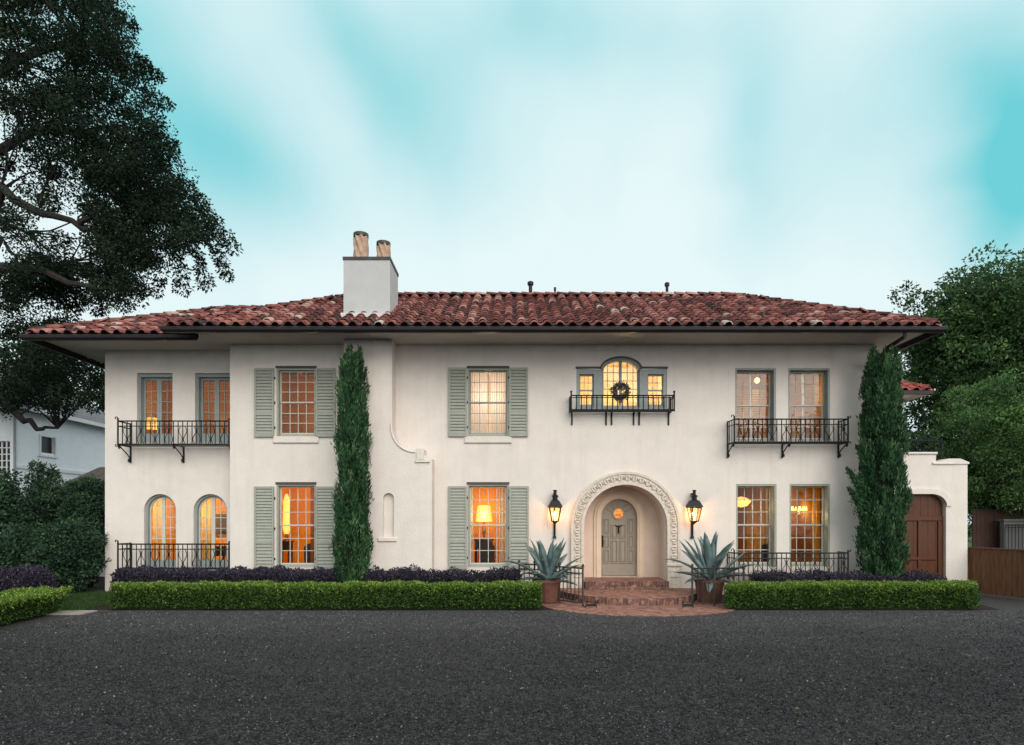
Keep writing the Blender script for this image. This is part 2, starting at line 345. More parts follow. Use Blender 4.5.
# ------------------------------------------------------------------ object helpers
def tag(o, label=None, cat=None, group=None, kind=None):
    if label: o['label'] = label
    if cat: o['category'] = cat
    if group: o['group'] = group
    if kind: o['kind'] = kind
    return o
WPOS = {}
def thing(name, loc, label, cat, group=None):
    o = bpy.data.objects.new(name, None)
    o.empty_display_size = 0.2
    o.location = loc
    COL.objects.link(o)
    WPOS[o.name] = Vector(loc)
    return tag(o, label, cat, group)
class MB:
    """collects boxes, tubes, prisms ... and links them as ONE mesh object"""
    def __init__(s): s.v = []; s.f = []; s.a = []; s.rnd = None
    def add(s, vs, fs, a=0.5):
        k = len(s.v); s.v.extend([tuple(p) for p in vs])
        for f in fs: s.f.append([i + k for i in f]); s.a.append(a)
        return s
    def box(s, x0, x1, y0, y1, z0, z1, a=0.5):
        return s.add([(x0, y0, z0), (x1, y0, z0), (x1, y1, z0), (x0, y1, z0), (x0, y0, z1), (x1, y0, z1), (x1, y1, z1), (x0, y1, z1)],
                     [(0, 3, 2, 1), (4, 5, 6, 7), (0, 1, 5, 4), (1, 2, 6, 5), (2, 3, 7, 6), (3, 0, 4, 7)], a)
    def bev(s, x0, x1, y0, y1, z0, z1, c=0.008):
        """box whose front (towards -y) edges are chamfered"""
        return s.add([(x0, y0 + c, z0), (x1, y0 + c, z0), (x1, y0 + c, z1), (x0, y0 + c, z1),
                      (x0 + c, y0, z0 + c), (x1 - c, y0, z0 + c), (x1 - c, y0, z1 - c), (x0 + c, y0, z1 - c),
                      (x0, y1, z0), (x1, y1, z0), (x1, y1, z1), (x0, y1, z1)],
                     [(4, 5, 6, 7), (0, 1, 5, 4), (1, 2, 6, 5), (2, 3, 7, 6), (3, 0, 4, 7), (0, 8, 9, 1), (1, 9, 10, 2), (2, 10, 11, 3), (3, 11, 8, 0), (8, 11, 10, 9)])
    def quad(s, a, b, c, d, at=0.5): return s.add([a, b, c, d], [(0, 1, 2, 3)], at)
    def tube(s, pts, r, n=6, cap=True, a=0.5):
        pts = [Vector(p) for p in pts]; m = len(pts)
        rs = r if isinstance(r, (list, tuple)) else [r] * m
        vs = []; up = Vector((0.13, 0.21, 0.97)); prev = None
        for i, p in enumerate(pts):
            t = (pts[min(i + 1, m - 1)] - pts[max(i - 1, 0)])
            if t.length < 1e-9: t = Vector((0, 0, 1))
            t.normalize()
            if prev is None:
                q = up if abs(t.dot(up)) < 0.95 else Vector((1, 0, 0))
                n1 = t.cross(q).normalized()
            else:
                n1 = prev - t * prev.dot(t)
                n1 = n1.normalized() if n1.length > 1e-6 else t.orthogonal().normalized()
            prev = n1; n2 = t.cross(n1)
            for k in range(n):
                g = 2 * PI * k / n
                vs.append(p + (n1 * math.cos(g) + n2 * math.sin(g)) * rs[i])
        fs = [(i * n + k, i * n + (k + 1) % n, (i + 1) * n + (k + 1) % n, (i + 1) * n + k) for i in range(m - 1) for k in range(n)]
        if cap: fs += [tuple(range(n))[::-1], tuple(range((m - 1) * n, m * n))]
        return s.add(vs, fs, a)
    def lathe(s, prof, c=(0, 0, 0), n=24, a=0.5, cap=True):
        vs = [(c[0] + r * math.cos(2 * PI * k / n), c[1] + r * math.sin(2 * PI * k / n), c[2] + z) for r, z in prof for k in range(n)]
        m = len(prof)
        fs = [(i * n + k, i * n + (k + 1) % n, (i + 1) * n + (k + 1) % n, (i + 1) * n + k) for i in range(m - 1) for k in range(n)]
        if cap: fs += [tuple(range(n))[::-1], tuple(range((m - 1) * n, m * n))]
        return s.add(vs, fs, a)
    def panel(s, outer, holes, y0, y1, back=True):
        """an upright slab in XZ with holes; reveals run from y0 (front) to y1"""
        loops = [[Vector((x, z, 0)) for x, z in l] for l in [outer] + list(holes)]
        flat = [p for l in loops for p in l]
        tris = tessellate_polygon(loops)
        fr = [(p[0], y0, p[1]) for p in flat]; bk = [(p[0], y1, p[1]) for p in flat]
        def orient(t, vs, sgn):
            a, b, c = (Vector(vs[i]) for i in t)
            return t if (b - a).cross(c - a).y * sgn > 0 else t[::-1]
        s.add(fr, [orient(t, fr, -1) for t in tris])
        if back: s.add(bk, [orient(t, bk, 1) for t in tris])
        for l in loops:
            m = len(l)
            for i in range(m):
                p, q = l[i], l[(i + 1) % m]
                s.quad((p.x, y0, p.y), (q.x, y0, q.y), (q.x, y1, q.y), (p.x, y1, p.y))
        return s
    def prism(s, poly, y0, y1): return s.panel(poly, [], y0, y1)
    def ring(s, path_in, path_out, y0, y1):
        """a flat band between two open outlines in XZ, extruded in y"""
        m = len(path_in)
        for i in range(m - 1):
            a, b, c, d = path_in[i], path_in[i + 1], path_out[i + 1], path_out[i]
            s.quad((a[0], y0, a[1]), (b[0], y0, b[1]), (c[0], y0, c[1]), (d[0], y0, d[1]))
            s.quad((a[0], y1, a[1]), (d[0], y1, d[1]), (c[0], y1, c[1]), (b[0], y1, b[1]))
            s.quad((a[0], y0, a[1]), (a[0], y1, a[1]), (b[0], y1, b[1]), (b[0], y0, b[1]))
            s.quad((d[0], y0, d[1]), (c[0], y0, c[1]), (c[0], y1, c[1]), (d[0], y1, d[1]))
        for i in (0, m - 1):
            a, d = path_in[i], path_out[i]
            s.quad((a[0], y0, a[1]), (d[0], y0, d[1]), (d[0], y1, d[1]), (a[0], y1, a[1]))
        return s
    def bar(s, p, q, w=0.012, n=4): return s.tube([p, q], w, n)
    def build(s, name, m, parent=None, smooth=False, attr=False, label=None):
        me = bpy.data.meshes.new(name)
        off = WPOS[parent.name] if parent is not None else Vector((0, 0, 0))
        me.from_pydata([(p[0] - off.x, p[1] - off.y, p[2] - off.z) for p in s.v], [], s.f)
        me.materials.append(m)
        if smooth: me.polygons.foreach_set('use_smooth', [True] * len(me.polygons))
        if attr:
            at = me.attributes.new('rnd', 'FLOAT', 'FACE'); at.data.foreach_set('value', s.a)
        me.update()
        o = bpy.data.objects.new(name, me); COL.objects.link(o)
        if parent is not None: o.parent = parent
        WPOS[o.name] = off
        if label: o['label'] = label
        return o
def leaves(name, Pn, Dn, L, W, m, parent=None, rnd=None, rng=None):
    """many leaf-sized rhombic faces as one mesh"""
    n = len(Pn); rng = rng or np.random.default_rng(1)
    Dn = Dn / (np.linalg.norm(Dn, axis=1, keepdims=True) + 1e-9)
    q = rng.normal(size=(n, 3)); S = np.cross(Dn, q); S /= (np.linalg.norm(S, axis=1, keepdims=True) + 1e-9)
    L = np.broadcast_to(np.asarray(L, float), (n,))[:, None]; W = np.broadcast_to(np.asarray(W, float), (n,))[:, None]
    off = np.array(WPOS[parent.name]) if parent is not None else np.zeros(3)
    B = Pn - off
    nrm = np.cross(Dn, S)
    mid = B + Dn * L * 0.45 + nrm * W * 0.12
    V = np.stack([B, mid + S * W * 0.5, B + Dn * L, mid - S * W * 0.5], 1).reshape(-1, 3)
    me = bpy.data.meshes.new(name)
    me.vertices.add(4 * n); me.vertices.foreach_set('co', V.ravel())
    me.loops.add(4 * n); me.loops.foreach_set('vertex_index', np.arange(4 * n, dtype=np.int32))
    me.polygons.add(n); me.polygons.foreach_set('loop_start', np.arange(0, 4 * n, 4, dtype=np.int32))
    me.polygons.foreach_set('loop_total', np.full(n, 4, np.int32))
    at = me.attributes.new('rnd', 'FLOAT', 'FACE')
    at.data.foreach_set('value', np.clip(rnd if rnd is not None else rng.random(n), 0, 1).astype(np.float32))
    me.materials.append(m); me.update(); me.validate()
    o = bpy.data.objects.new(name, me); COL.objects.link(o)
    if parent is not None: o.parent = parent
    WPOS[o.name] = Vector(off)
    return o
def copy_tree(o, parent=None):
    c = o.copy(); COL.objects.link(c)
    if parent is not None: c.parent = parent
    for ch in o.children: copy_tree(ch, c)
    return c
def arch(cx, zs, r, z0, n=24):
    """outline of an arched opening, closed, from the lower left corner round"""
    return [(cx - r, z0)] + [(cx - r * math.cos(PI * i / n), zs + r * math.sin(PI * i / n)) for i in range(n + 1)] + [(cx + r, z0)]
def rect(x0, x1, z0, z1): return [(x0, z0), (x0, z1), (x1, z1), (x1, z0)]

# ------------------------------------------------------------------ setting: ground
def sheet(name, pts, z, m, kind='structure', thick=None):
    b = MB(); n = len(pts)
    b.add([(x, y, z) for x, y in pts], [tuple(range(n))])
    if thick:
        for i in range(n):
            p, q = pts[i], pts[(i + 1) % n]
            b.quad((p[0], p[1], z), (p[0], p[1], z - thick), (q[0], q[1], z - thick), (q[0], q[1], z))
    o = b.build(name, m); tag(o, kind=kind); return o
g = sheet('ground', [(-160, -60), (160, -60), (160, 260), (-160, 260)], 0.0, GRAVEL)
LAWN = mat('lawn soil', (0.035, 0.065, 0.022), 1.0, 0.3, 6, 0.5, 40)
sheet('lawn', [(-60, 1.2), (-12.5, 1.2), (-10.45, 0.6), (-10.45, -3.35), (-60, -3.35)], 0.004, LAWN)
sheet('lawn_far', [(-120, 24), (150, 24), (150, 200), (-120, 200)], 0.006, LAWN)
sheet('planting_bed', [(-10.55, -2.95), (1.6, -2.95), (1.6, -0.003), (-8.3, -0.003), (-8.3, 0.66), (-10.55, 0.66)], 0.008, SOIL)
sheet('planting_bed', [(5.3, -2.95), (12.0, -2.95), (12.6, -0.3), (12.6, 0.29), (5.3, -0.003)], 0.008, SOIL)
PCX = 3.32
BRT = brick_mat('herringbone brick paving', rot=R(45), bw=0.21, bh=0.07)
sheet('brick_path', [(PCX - 0.05 + 2.5 * math.cos(a), -2.1 + 1.85 * math.sin(a)) for a in [2 * PI * i / 48 for i in range(48)]], 0.018, BRT, thick=0.05)

# ------------------------------------------------------------------ the house
WR = 0.67                                   # how far the wing stands back
XL, XC, XR = X(105, WR), X(230), X(875)     # wing corner, corner of the main front, far corner
ZS = 7.36                                   # soffit
house = thing('house', (0, 3, 0), 'cream stucco two-storey mansion with clay tile roof, arched entrance and sage shutters', 'house')
TH = 0.34
def prect(x0, y0, x1, y1, Y=0.0): return (X(x0, Y), X(x1, Y), Z(y1, Y), Z(y0, Y))   # -> x0 x1 z0 z1
win = {
    'U1': prect(137, 373, 172.5, 443, WR), 'U2': prect(195, 373, 231, 443, WR),
    'A1': prect(144, 494, 176, 571, WR), 'A2': prect(193.5, 494, 227, 571, WR),
    'U3': prect(276.5, 368, 316, 436.5), 'L3': prect(276.5, 484, 316, 567.7),
    'U4': prect(467.5, 368, 508.7, 436.5), 'L4': prect(467.5, 484, 508.7, 567.5),
    'U6': prect(735, 368, 776, 441), 'U7': prect(788, 368, 830, 441),
    'L6': prect(736, 484, 776.5, 567), 'L7': prect(789.5, 484, 830, 567),
}
def hole(k):
    x0, x1, z0, z1 = win[k]
    if k in ('A1', 'A2'):
        r = (x1 - x0) / 2; return arch((x0 + x1) / 2, z1 - r, r, z0, 18)
    return rect(x0, x1, z0, z1)
# three-part window above the door
C5 = X(621); R5 = (X(640.5) - X(601.5)) / 2
z5b, z5s = Z(408), Z(368.5)
t5 = [(X(576.4), z5b), (X(576.4), z5s)] + [(C5 - R5 * math.cos(PI * i / 20), z5s - 0.04 + 0.34 * math.sin(PI * i / 20)) for i in range(21)] + [(X(667), z5s), (X(667), z5b)]
PZS, PRI, PRO = 2.02, 1.215, 1.58
FLOOR = 0.43
MUL = [hole(k) for k in ('U3', 'L3', 'U4', 'L4', 'U6', 'U7', 'L6', 'L7')] + [t5]
door_hole = arch(PCX, PZS, PRI, 0.0, 32)
main_outer = [(XC, 0.0), (XC, ZS), (XR, ZS), (XR, 0.0), (PCX + PRI, 0.0)] + door_hole[1:-1][::-1] + [(PCX - PRI, 0.0)]
w = MB()
w.panel(main_outer, MUL, 0.0, TH)
w.box(XC, XC + 0.3, TH + 0.002, 6.0, 0, ZS)
w.box(XR - 0.3, XR, TH + 0.002, 6.0, 0, ZS)
w.box(XC + 0.3, XR - 0.3, 5.7, 6.0, 0, ZS)
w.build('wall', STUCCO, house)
w = MB()
w.panel(rect(XL, XC - 0.002, 0, ZS), [[(min(x, XC - 0.03), z) for x, z in hole(k)] for k in ('U1', 'U2', 'A1', 'A2')], WR, WR + TH)
w.box(XL, XL + 0.3, WR + TH + 0.002, 5.5, 0, ZS)
w.box(XL + 0.3, XC - 0.002, 5.2, 5.5, 0, ZS)
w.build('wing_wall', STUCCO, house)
# porch recess behind the arch
PD = 0.92
DCX = 3.31
FR, DR, DZS = 0.78, 0.56, 2.285
w = MB()
pa = arch(PCX, PZS, PRI + 0.004, 0.0, 32)
for i in range(len(pa) - 1):
    p, q = pa[i], pa[i + 1]
    w.quad((p[0], TH, p[1]), (q[0], TH, q[1]), (q[0], PD, q[1]), (p[0], PD, p[1]))
w.panel(rect(PCX - 1.7, PCX + 1.7, 0, 3.6), [arch(DCX, DZS, DR, FLOOR + 0.02, 24)], PD, PD + 0.25)
w.build('porch_wall', mat('glow tinted porch stucco', (0.66, 0.525, 0.43), 0.9, 0.05, 3, 0.2, 45), house)  # warm glow inside the porch is put into the stucco colour
# chimney breast with its swept shoulder
CB = 0.56
cbx0, cbx1 = X(344, -CB), X(392, -CB)
sw = [(392, 340), (392, 424)]
for i in range(1, 11):
    a = PI / 2 * i / 10
    sw.append((392 + 24 * (1 - math.cos(a)), 424 + 28 * math.sin(a) ** 0.9))
sw += [(416.5, 452), (416.5, 449), (424, 449), (424, 455), (432, 458.5), (432, 600)]
br = [(X(a, -CB), Z(b, -CB)) for a, b in sw]
br[0] = (br[0][0], ZS); br[-1] = (br[-1][0], 0.0)
ncx = X(388.5, -CB); ncr = X(394, -CB) - ncx
w = MB()
w.panel([(cbx0, 0.0), (cbx0, ZS)] + br, [arch(ncx, Z(493, -CB) - ncr, ncr, Z(537, -CB), 14)], -CB, -0.001, back=False)
cbo = w.build('chimney_breast', STUCCO, house)
w = MB()
w.prism(arch(ncx, Z(493, -CB) - ncr, ncr + 0.02, Z(537, -CB) - 0.02, 14), -CB + 0.13, -CB + 0.16)
w.build('niche', STUCCO, cbo)
w = MB()
w.bev(X(378, -CB), X(397, -CB), -CB - 0.05, -CB + 0.10, Z(541.5, -CB), Z(537.5, -CB), 0.015)
w.build('sill', STUCCO, cbo)
# moulding that follows the swept shoulder
mo = [(x, -CB - 0.012, z) for x, z in br[1:12]]
w = MB(); w.tube([Vector(p) - Vector((0.03, 0, 0)) for p in mo], 0.03, 6)
w.bev(X(415.5, -CB), X(430, -CB), -CB - 0.05, -CB - 0.001, Z(462.5, -CB), Z(460, -CB))
w.bev(X(416.5, -CB), X(424, -CB), -CB - 0.04, -CB - 0.001, Z(459.8, -CB), Z(448.5, -CB))
w.build('shoulder_moulding', STUCCO, cbo)
# stack above the roof
sx0, sx1 = X(343.5, -CB), X(390, -CB)
SD = 1.22
zc = Z(260, -CB)
w = MB(); w.box(sx0, sx1, -CB, -CB + SD, ZS + 0.15, zc)
stack = w.build('chimney', STACK, house)
w = MB(); w.box(sx0 - 0.02, sx1 + 0.02, -CB - 0.02, -CB + SD + 0.02, zc, zc + 0.09); w.build('chimney_cap', LEAD, stack)
w = MB()
w.box(sx0 - 0.03, sx1 + 0.03, -CB - 0.20, -CB - 0.002, Z(321, -CB), Z(315, -CB)); w.build('flashing', mat('pale flashing', (0.55, 0.55, 0.55), 0.6), stack)
def flue(px, yb, h, r):
    c = (X(px, yb), yb, zc + 0.09)
    b = MB()
    n, m = 48, 20
    vs = []; fs = []
    for i in range(m + 1):
        z = h * i / m
        for k in range(n):
            g = 2 * PI * k / n
            rr = r * (1.02 - 0.06 * i / m) + 0.03 * math.sin(7 * g + z * 13)
            vs.append((c[0] + rr * math.cos(g), c[1] + rr * math.sin(g), c[2] + z))
    for i in range(m):
        for k in range(n):
            fs.append((i * n + k, i * n + (k + 1) % n, (i + 1) * n + (k + 1) % n, (i + 1) * n + k))
    b.add(vs, fs)
    o = b.build('chimney_pot', FLUE, stack, smooth=True)
    b = MB(); b.lathe([(r * 0.95, h - 0.05), (r * 1.10, h - 0.04), (r * 1.10, h + 0.05), (r * 0.85, h + 0.05), (r * 0.8, h - 0.1)], c, 28, cap=False)
    b.lathe([(0.01, h - 0.1), (r * 0.8, h - 0.1)], c, 28, cap=False)
    return b.build('pot_rim', IRONG, stack)
flue(361, 0.05, Z(235, 0.05) - zc - 0.12, 0.20)
flue(383.5, 0.42, Z(243.5, 0.42) - zc - 0.12, 0.19)

# ------------------------------------------------------------------ roofs
rndm = random.Random(7)
def hip_roof(x0, x1, y0, y1, ze, tan, name, parent, tmat, per=0.345, exp=0.33, sides='FLRB'):
    hd = (y1 - y0) / 2
    slopes = {'F': (Vector((x0, y0, ze)), Vector((1, 0, 0)), Vector((0, 1, 0)), x1 - x0, False),
              'B': (Vector((x1, y1, ze)), Vector((-1, 0, 0)), Vector((0, -1, 0)), x1 - x0, False),
              'R': (Vector((x1, y0, ze)), Vector((0, 1, 0)), Vector((-1, 0, 0)), y1 - y0, True),
              'L': (Vector((x0, y1, ze)), Vector((0, -1, 0)), Vector((1, 0, 0)), y1 - y0, True)}
    zr = ze + hd * tan
    rA, rB = Vector((x0 + hd, y0 + hd, zr)), Vector((x1 - hd, y0 + hd, zr))
    b = MB()
    c = [Vector((x0, y0, ze)), Vector((x1, y0, ze)), Vector((x1, y1, ze)), Vector((x0, y1, ze)), rA, rB]
    b.add(c, [(0, 1, 5, 4), (1, 2, 5), (2, 3, 4, 5), (3, 0, 4)])
    b.build('roof_deck', UNDER, parent)
    b = MB()
    ct = 1 / math.sqrt(1 + tan * tan)
    for key in sides:
        o, eu, ev, L, tri = slopes[key]
        up = Vector((0, 0, 1)) * ct - ev * tan * ct     # slope normal
        sl = (ev + Vector((0, 0, tan))).normalized()
        ncol = int(round(L / per)); pe = L / ncol
        nrow = int(hd / ct / exp) + 1
        for ci in range(ncol):
            u = (ci + 0.5) * pe
            colj = rndm.uniform(-0.10, 0.10)
            for ri in range(nrow):
                v = ri * exp
                if (v + exp * 0.5) * ct > min(u, L - u) + 0.12 or (v + exp * 0.9) * ct > hd: continue
                jit = rndm.uniform(-0.012, 0.012); tone = min(1, max(0, rndm.gauss(0.51, 0.21) + colj))
                ln = exp * 1.22
                base = o + eu * (u + jit) + sl * (v - (0.07 if ri == 0 else 0))
                lift0, lift1 = 0.05 + rndm.uniform(-0.006, 0.008), 0.015
                vs = []
                rw = pe * 0.31
                n = 6
                for (vv_, rr, lf) in ((0, rw * 1.06, lift0), (ln, rw * 0.88, lift1)):
                    for k in range(n + 1):
                        g = PI * k / n
                        vs.append(base + sl * vv_ + eu * (-rr * math.cos(g)) + up * (lf + 0.02 + rr * 0.86 * math.sin(g)))
                for (rr, lf) in ((rw * 0.86, lift0 - 0.004),):     # inner lip so the open end shows thickness
                    for k in range(n + 1):
                        g = PI * k / n
                        vs.append(base + eu * (-rr * math.cos(g)) + up * (lf + 0.02 + rr * 0.80 * math.sin(g)))
                m = n + 1
                b.add(vs, [(k, k + 1, m + k + 1, m + k) for k in range(n)] + [(k + 1, k, 2 * m + k, 2 * m + k + 1) for k in range(n)], tone)
                # the pan between this barrel and the next
                base = o + eu * (u + pe / 2) + sl * (v - (0.05 if ri == 0 else 0))
                if min(u + pe / 2, L - u - pe / 2) < (v + exp * 0.3) * ct: continue
                tone = min(1, max(0, rndm.gauss(0.34, 0.17)))
                vs = []
                for (vv_, lf) in ((0, 0.045), (ln, 0.012)):
                    for k in range(4):
                        q = -1 + 2 * k / 3
                        vs.append(base + sl * vv_ + eu * (q * pe * 0.27) + up * (lf + 0.05 * q * q))
                b.add(vs, [(k, k + 1, 5 + k, 4 + k) for k in range(3)], tone)
    ro = b.build(name, tmat, parent, smooth=True, attr=True)
    # hips and ridge
    b = MB()
    def caps(p, q, r=0.13):
        d = q - p; n = max(1, int(d.length / 0.38)); d = d / n
        e = d.normalized(); s = e.cross(Vector((0, 0, 1))).normalized(); u = s.cross(e)
        for i in range(n):
            a0 = p + d * i; a1 = a0 + d * 1.12
            vs = []
            for (cc, rr, lf) in ((a0, r * 1.05, 0.10), (a1, r * 0.9, 0.075)):
                for k in range(7):
                    g = PI * k / 6
                    vs.append(cc + s * (rr * math.cos(g)) + u * (lf + rr * 0.8 * math.sin(g)))
            b.add(vs + [a0 + u * 0.02], [(k, k + 1, 8 + k, 7 + k) for k in range(6)] + [(0, 1, 2, 3, 4, 5, 6)], min(1, max(0, rndm.gauss(0.45, 0.2))))
    for a, q in ((0, 4), (1, 5), (2, 5), (3, 4)): caps(c[a] + (c[q] - c[a]).normalized() * 0.1, c[q])
    caps(rA, rB)
    b.build('ridge_cap', tmat, ro, smooth=True, attr=True)
    return ro
OV = 1.66
ZE = 7.37
mx0, mx1 = -9.22, X(940, -OV)
my1 = -OV + 8.15
roof_main = hip_roof(mx0, mx1, -OV, my1, ZE, 0.547, 'roof', house, TILE)
wx0 = X(27, WR - OV)
roof_wing = hip_roof(wx0, -4.6, WR - OV, WR - OV + 7.6, ZE - 0.012, 0.51, 'wing_roof', house, TILE)
def eave(x0, x1, y0, y1, ze, zs, runs):
    """gutter along the eaves and the boarded soffit under them"""
    b = MB()
    prof = [(0.02, 0.0), (-0.10, 0.0), (-0.13, -0.03), (-0.12, -0.10), (-0.07, -0.155), (0.02, -0.155)]
    pts = [(x0, y0), (x1, y0), (x1, y1), (x0, y1)]
    nrm = [(-1, -1), (1, -1), (1, 1), (-1, 1)]
    vs = []
    for (px, py), (nx, ny) in zip(pts, nrm):
        for d, z in prof: vs.append((px - nx * d, py - ny * d, ze + z))
    n = len(prof); fs = []
    for i in runs:
        j = (i + 1) % 4
        for k in range(n): fs.append((i * n + k, j * n + k, j * n + (k + 1) % n, i * n + (k + 1) % n))
    b.add(vs, fs)
    b.build('gutter', GUTTER, house)
    b = MB(); b.box(x0 + 0.03, x1 - 0.03, y0 + 0.03, y1 - 0.03, zs - 0.006, zs + 0.006)
    b.build('soffit', SOFFIT, house)
eave(mx0, mx1, -OV, my1, ZE - 0.012, ZS + 0.008, (0, 1, 2))
eave(wx0, mx0 + 0.45, WR - OV, WR - OV + 7.6, ZE - 0.024, ZS + 0.003, (0, 3))
# vents on the ridge, downspout at the corner
def vent(px, py0, py1, Y, r, cap):
    b = MB(); x, z0, z1 = X(px, Y), Z(py1, Y), Z(py0, Y)
    b.lathe([(r * 0.6, 0), (r * 0.6, z1 - z0 - 0.12)] + ([(r, z1 - z0 - 0.12), (r * 1.05, z1 - z0 - 0.03), (r * 0.6, z1 - z0)] if cap else [(r * 0.8, z1 - z0 - 0.1), (r * 0.8, z1 - z0)]), (x, Y, z0), 12)
    b.build('vent_pipe', IRON, roof_main)
vent(530.5, 281.5, 293, 2.45, 0.10, True)
vent(555, 287.5, 293, 2.45, 0.05, False)
vent(667, 282.5, 293, 2.45, 0.08, True)
b = MB()
xd = X(903, -OV + 0.1)
b.tube([(xd, -OV + 0.02, ZE - 0.16), (xd, -OV + 0.02, ZE - 0.26), (xd - 0.12, -1.1, ZE - 0.40), (XR - 0.06, -0.25, ZE - 0.62), (XR - 0.10, -0.07, ZE - 0.8), (XR - 0.10, -0.07, 0.1)], 0.055, 8)
b.build('downspout', GUTTER, house)
# ------------------------------------------------------------------ windows
def sash_window(key, Y, rec, cols, rows, fm, sm, gm=GLASS, head=False, sill=False, liner=False, meet=None, mun=0.020):
    x0, x1, z0, z1 = win[key]
    x1 = min(x1, XC - 0.03) if key in ('U2',) else x1
    fw = 0.055
    yf = Y + rec
    b = MB()
    yb = Y + 0.012 if liner else yf - 0.03
    b.box(x0 + 0.001, x0 + fw, yb, yf + 0.12, z0 + 0.001, z1 - 0.001); b.box(x1 - fw, x1 - 0.001, yb, yf + 0.12, z0 + 0.001, z1 - 0.001)
    b.box(x0 + fw, x1 - fw, yb, yf + 0.12, z1 - fw, z1 - 0.001); b.box(x0 + fw, x1 - fw, yf - 0.04, yf + 0.12, z0 + 0.001, z0 + fw + 0.03)
    fo = b.build('window', fm, house)
    ix0, ix1, iz0, iz1 = x0 + fw, x1 - fw, z0 + fw + 0.03, z1 - fw
    zm = (iz0 + iz1) / 2 if meet is None else iz0 + (iz1 - iz0) * meet
    b = MB(); g = MB()
    for (a, c, yo) in ((zm - 0.018, iz1, 0.0), (iz0, zm + 0.018, 0.034)):
        st = 0.042
        y0, y1 = yf + yo, yf + yo + 0.03
        b.box(ix0 + 0.001, ix0 + st, y0, y1, a, c); b.box(ix1 - st, ix1 - 0.001, y0, y1, a, c)
        b.box(ix0 + st, ix1 - st, y0, y1, c - st, c); b.box(ix0 + st, ix1 - st, y0, y1, a, a + st)
        for i in range(1, cols):
            xx = ix0 + st + (ix1 - ix0 - 2 * st) * i / cols
            b.box(xx - mun / 2, xx + mun / 2, y0 + 0.004, y1 - 0.004, a + st, c - st)
        r2 = rows // 2
        for i in range(1, r2):
            zz = a + st + (c - a - 2 * st) * i / r2
            b.box(ix0 + st, ix1 - st, y0 + 0.006, y1 - 0.006, zz - mun / 2, zz + mun / 2)
        yg = (y0 + y1) / 2 + 0.001
        g.quad((ix0 + st, yg, a + st), (ix1 - st, yg, a + st), (ix1 - st, yg, c - st), (ix0 + st, yg, c - st))
    b.build('sash', sm, fo); g.build('pane', gm, fo)
    if head:
        b = MB(); b.box(x0 - 0.02, x1 + 0.02, Y - 0.035, Y + 0.05, z1 - 0.002, z1 + 0.055); b.build('head_cap', DARKWOOD, fo)
    if sill:
        b = MB(); b.bev(x0 - 0.09, x1 + 0.09, Y - 0.06, Y - 0.001, z0 - 0.20, z0 - 0.0, 0.02); b.build('sill', STUCCO, fo)
    return fo
def casement(key, Y, rec, cols, rows, fm, sm, arched=False):
    x0, x1, z0, z1 = win[key]
    x1 = min(x1, XC - 0.03)
    yf = Y + rec; fw = 0.06
    b = MB(); g = MB(); s = MB()
    cx = (x0 + x1) / 2; r = (x1 - x0) / 2
    if arched:
        zsx = z1 - r
        po = arch(cx, zsx, r - 0.001, z0, 18); pi = arch(cx, zsx, r - fw, z0, 18)
        b.ring(pi, po, yf - 0.10, yf + 0.1)
        b.box(x0 + fw, x1 - fw, yf - 0.02, yf + 0.1, z0, z0 + 0.32)
        iz0 = z0 + 0.32
        def topz(x): return zsx + math.sqrt(max(0, (r - fw) ** 2 - (x - cx) ** 2))
        p2 = arch(cx, zsx, r - fw - 0.001, iz0, 18); p3 = arch(cx, zsx, r - fw - 0.05, iz0, 18)
        s.ring(p3, p2, yf, yf + 0.035)
        s.box(cx - 0.055, cx + 0.055, yf - 0.006, yf + 0.036, iz0, topz(cx) - 0.01)
        g.prism(arch(cx, zsx, r - fw - 0.01, iz0, 18), yf + 0.016, yf + 0.018)
        for i in range(1, rows):
            zz = iz0 + (zsx - iz0) * i / (rows - 1.35)
            hw = math.sqrt(max(0.0, (r - fw - 0.03) ** 2 - max(0, zz - zsx) ** 2))
            s.box(cx - hw, cx + hw, yf + 0.004, yf + 0.03, zz - 0.011, zz + 0.011)
        for q in (-1, 1):
            xx = cx + q * (r - fw) * 0.5
            s.box(xx - 0.010, xx + 0.010, yf + 0.006, yf + 0.028, iz0, topz(xx) - 0.03)
    else:
        b.box(x0 + 0.001, x0 + fw, yf - 0.14, yf + 0.1, z0, z1 - 0.001); b.box(x1 - fw, x1 - 0.001, yf - 0.14, yf + 0.1, z0, z1 - 0.001)
        b.box(x0 + fw, x1 - fw, yf - 0.14, yf + 0.1, z1 - fw - 0.04, z1 - 0.001)
        b.box(x0 + fw, x1 - fw, yf - 0.02, yf + 0.1, z0, z0 + 0.25)
        iz0, iz1 = z0 + 0.25, z1 - fw - 0.04
        for (a, c) in ((x0 + fw, cx), (cx, x1 - fw)):
            st = 0.07
            s.box(a + 0.002, a + st, yf, yf + 0.04, iz0, iz1); s.box(c - st, c - 0.002, yf, yf + 0.04, iz0, iz1)
            s.box(a + st, c - st, yf, yf + 0.04, iz1 - st, iz1); s.box(a + st, c - st, yf, yf + 0.04, iz0, iz0 + st)
            xm = (a + c) / 2
            s.box(xm - 0.01, xm + 0.01, yf + 0.005, yf + 0.035, iz0 + st, iz1 - st)
            for i in range(1, rows):
                zz = iz0 + st + (iz1 - iz0 - 2 * st) * i / rows
                s.box(a + st, c - st, yf + 0.007, yf + 0.033, zz - 0.01, zz + 0.01)
            g.quad((a + st, yf + 0.02, iz0 + st), (c - st, yf + 0.02, iz0 + st), (c - st, yf + 0.02, iz1 - st), (a + st, yf + 0.02, iz1 - st))
    fo = b.build('window', fm, house); s.build('sash', sm, fo); g.build('pane', GLASS, fo)
    return fo
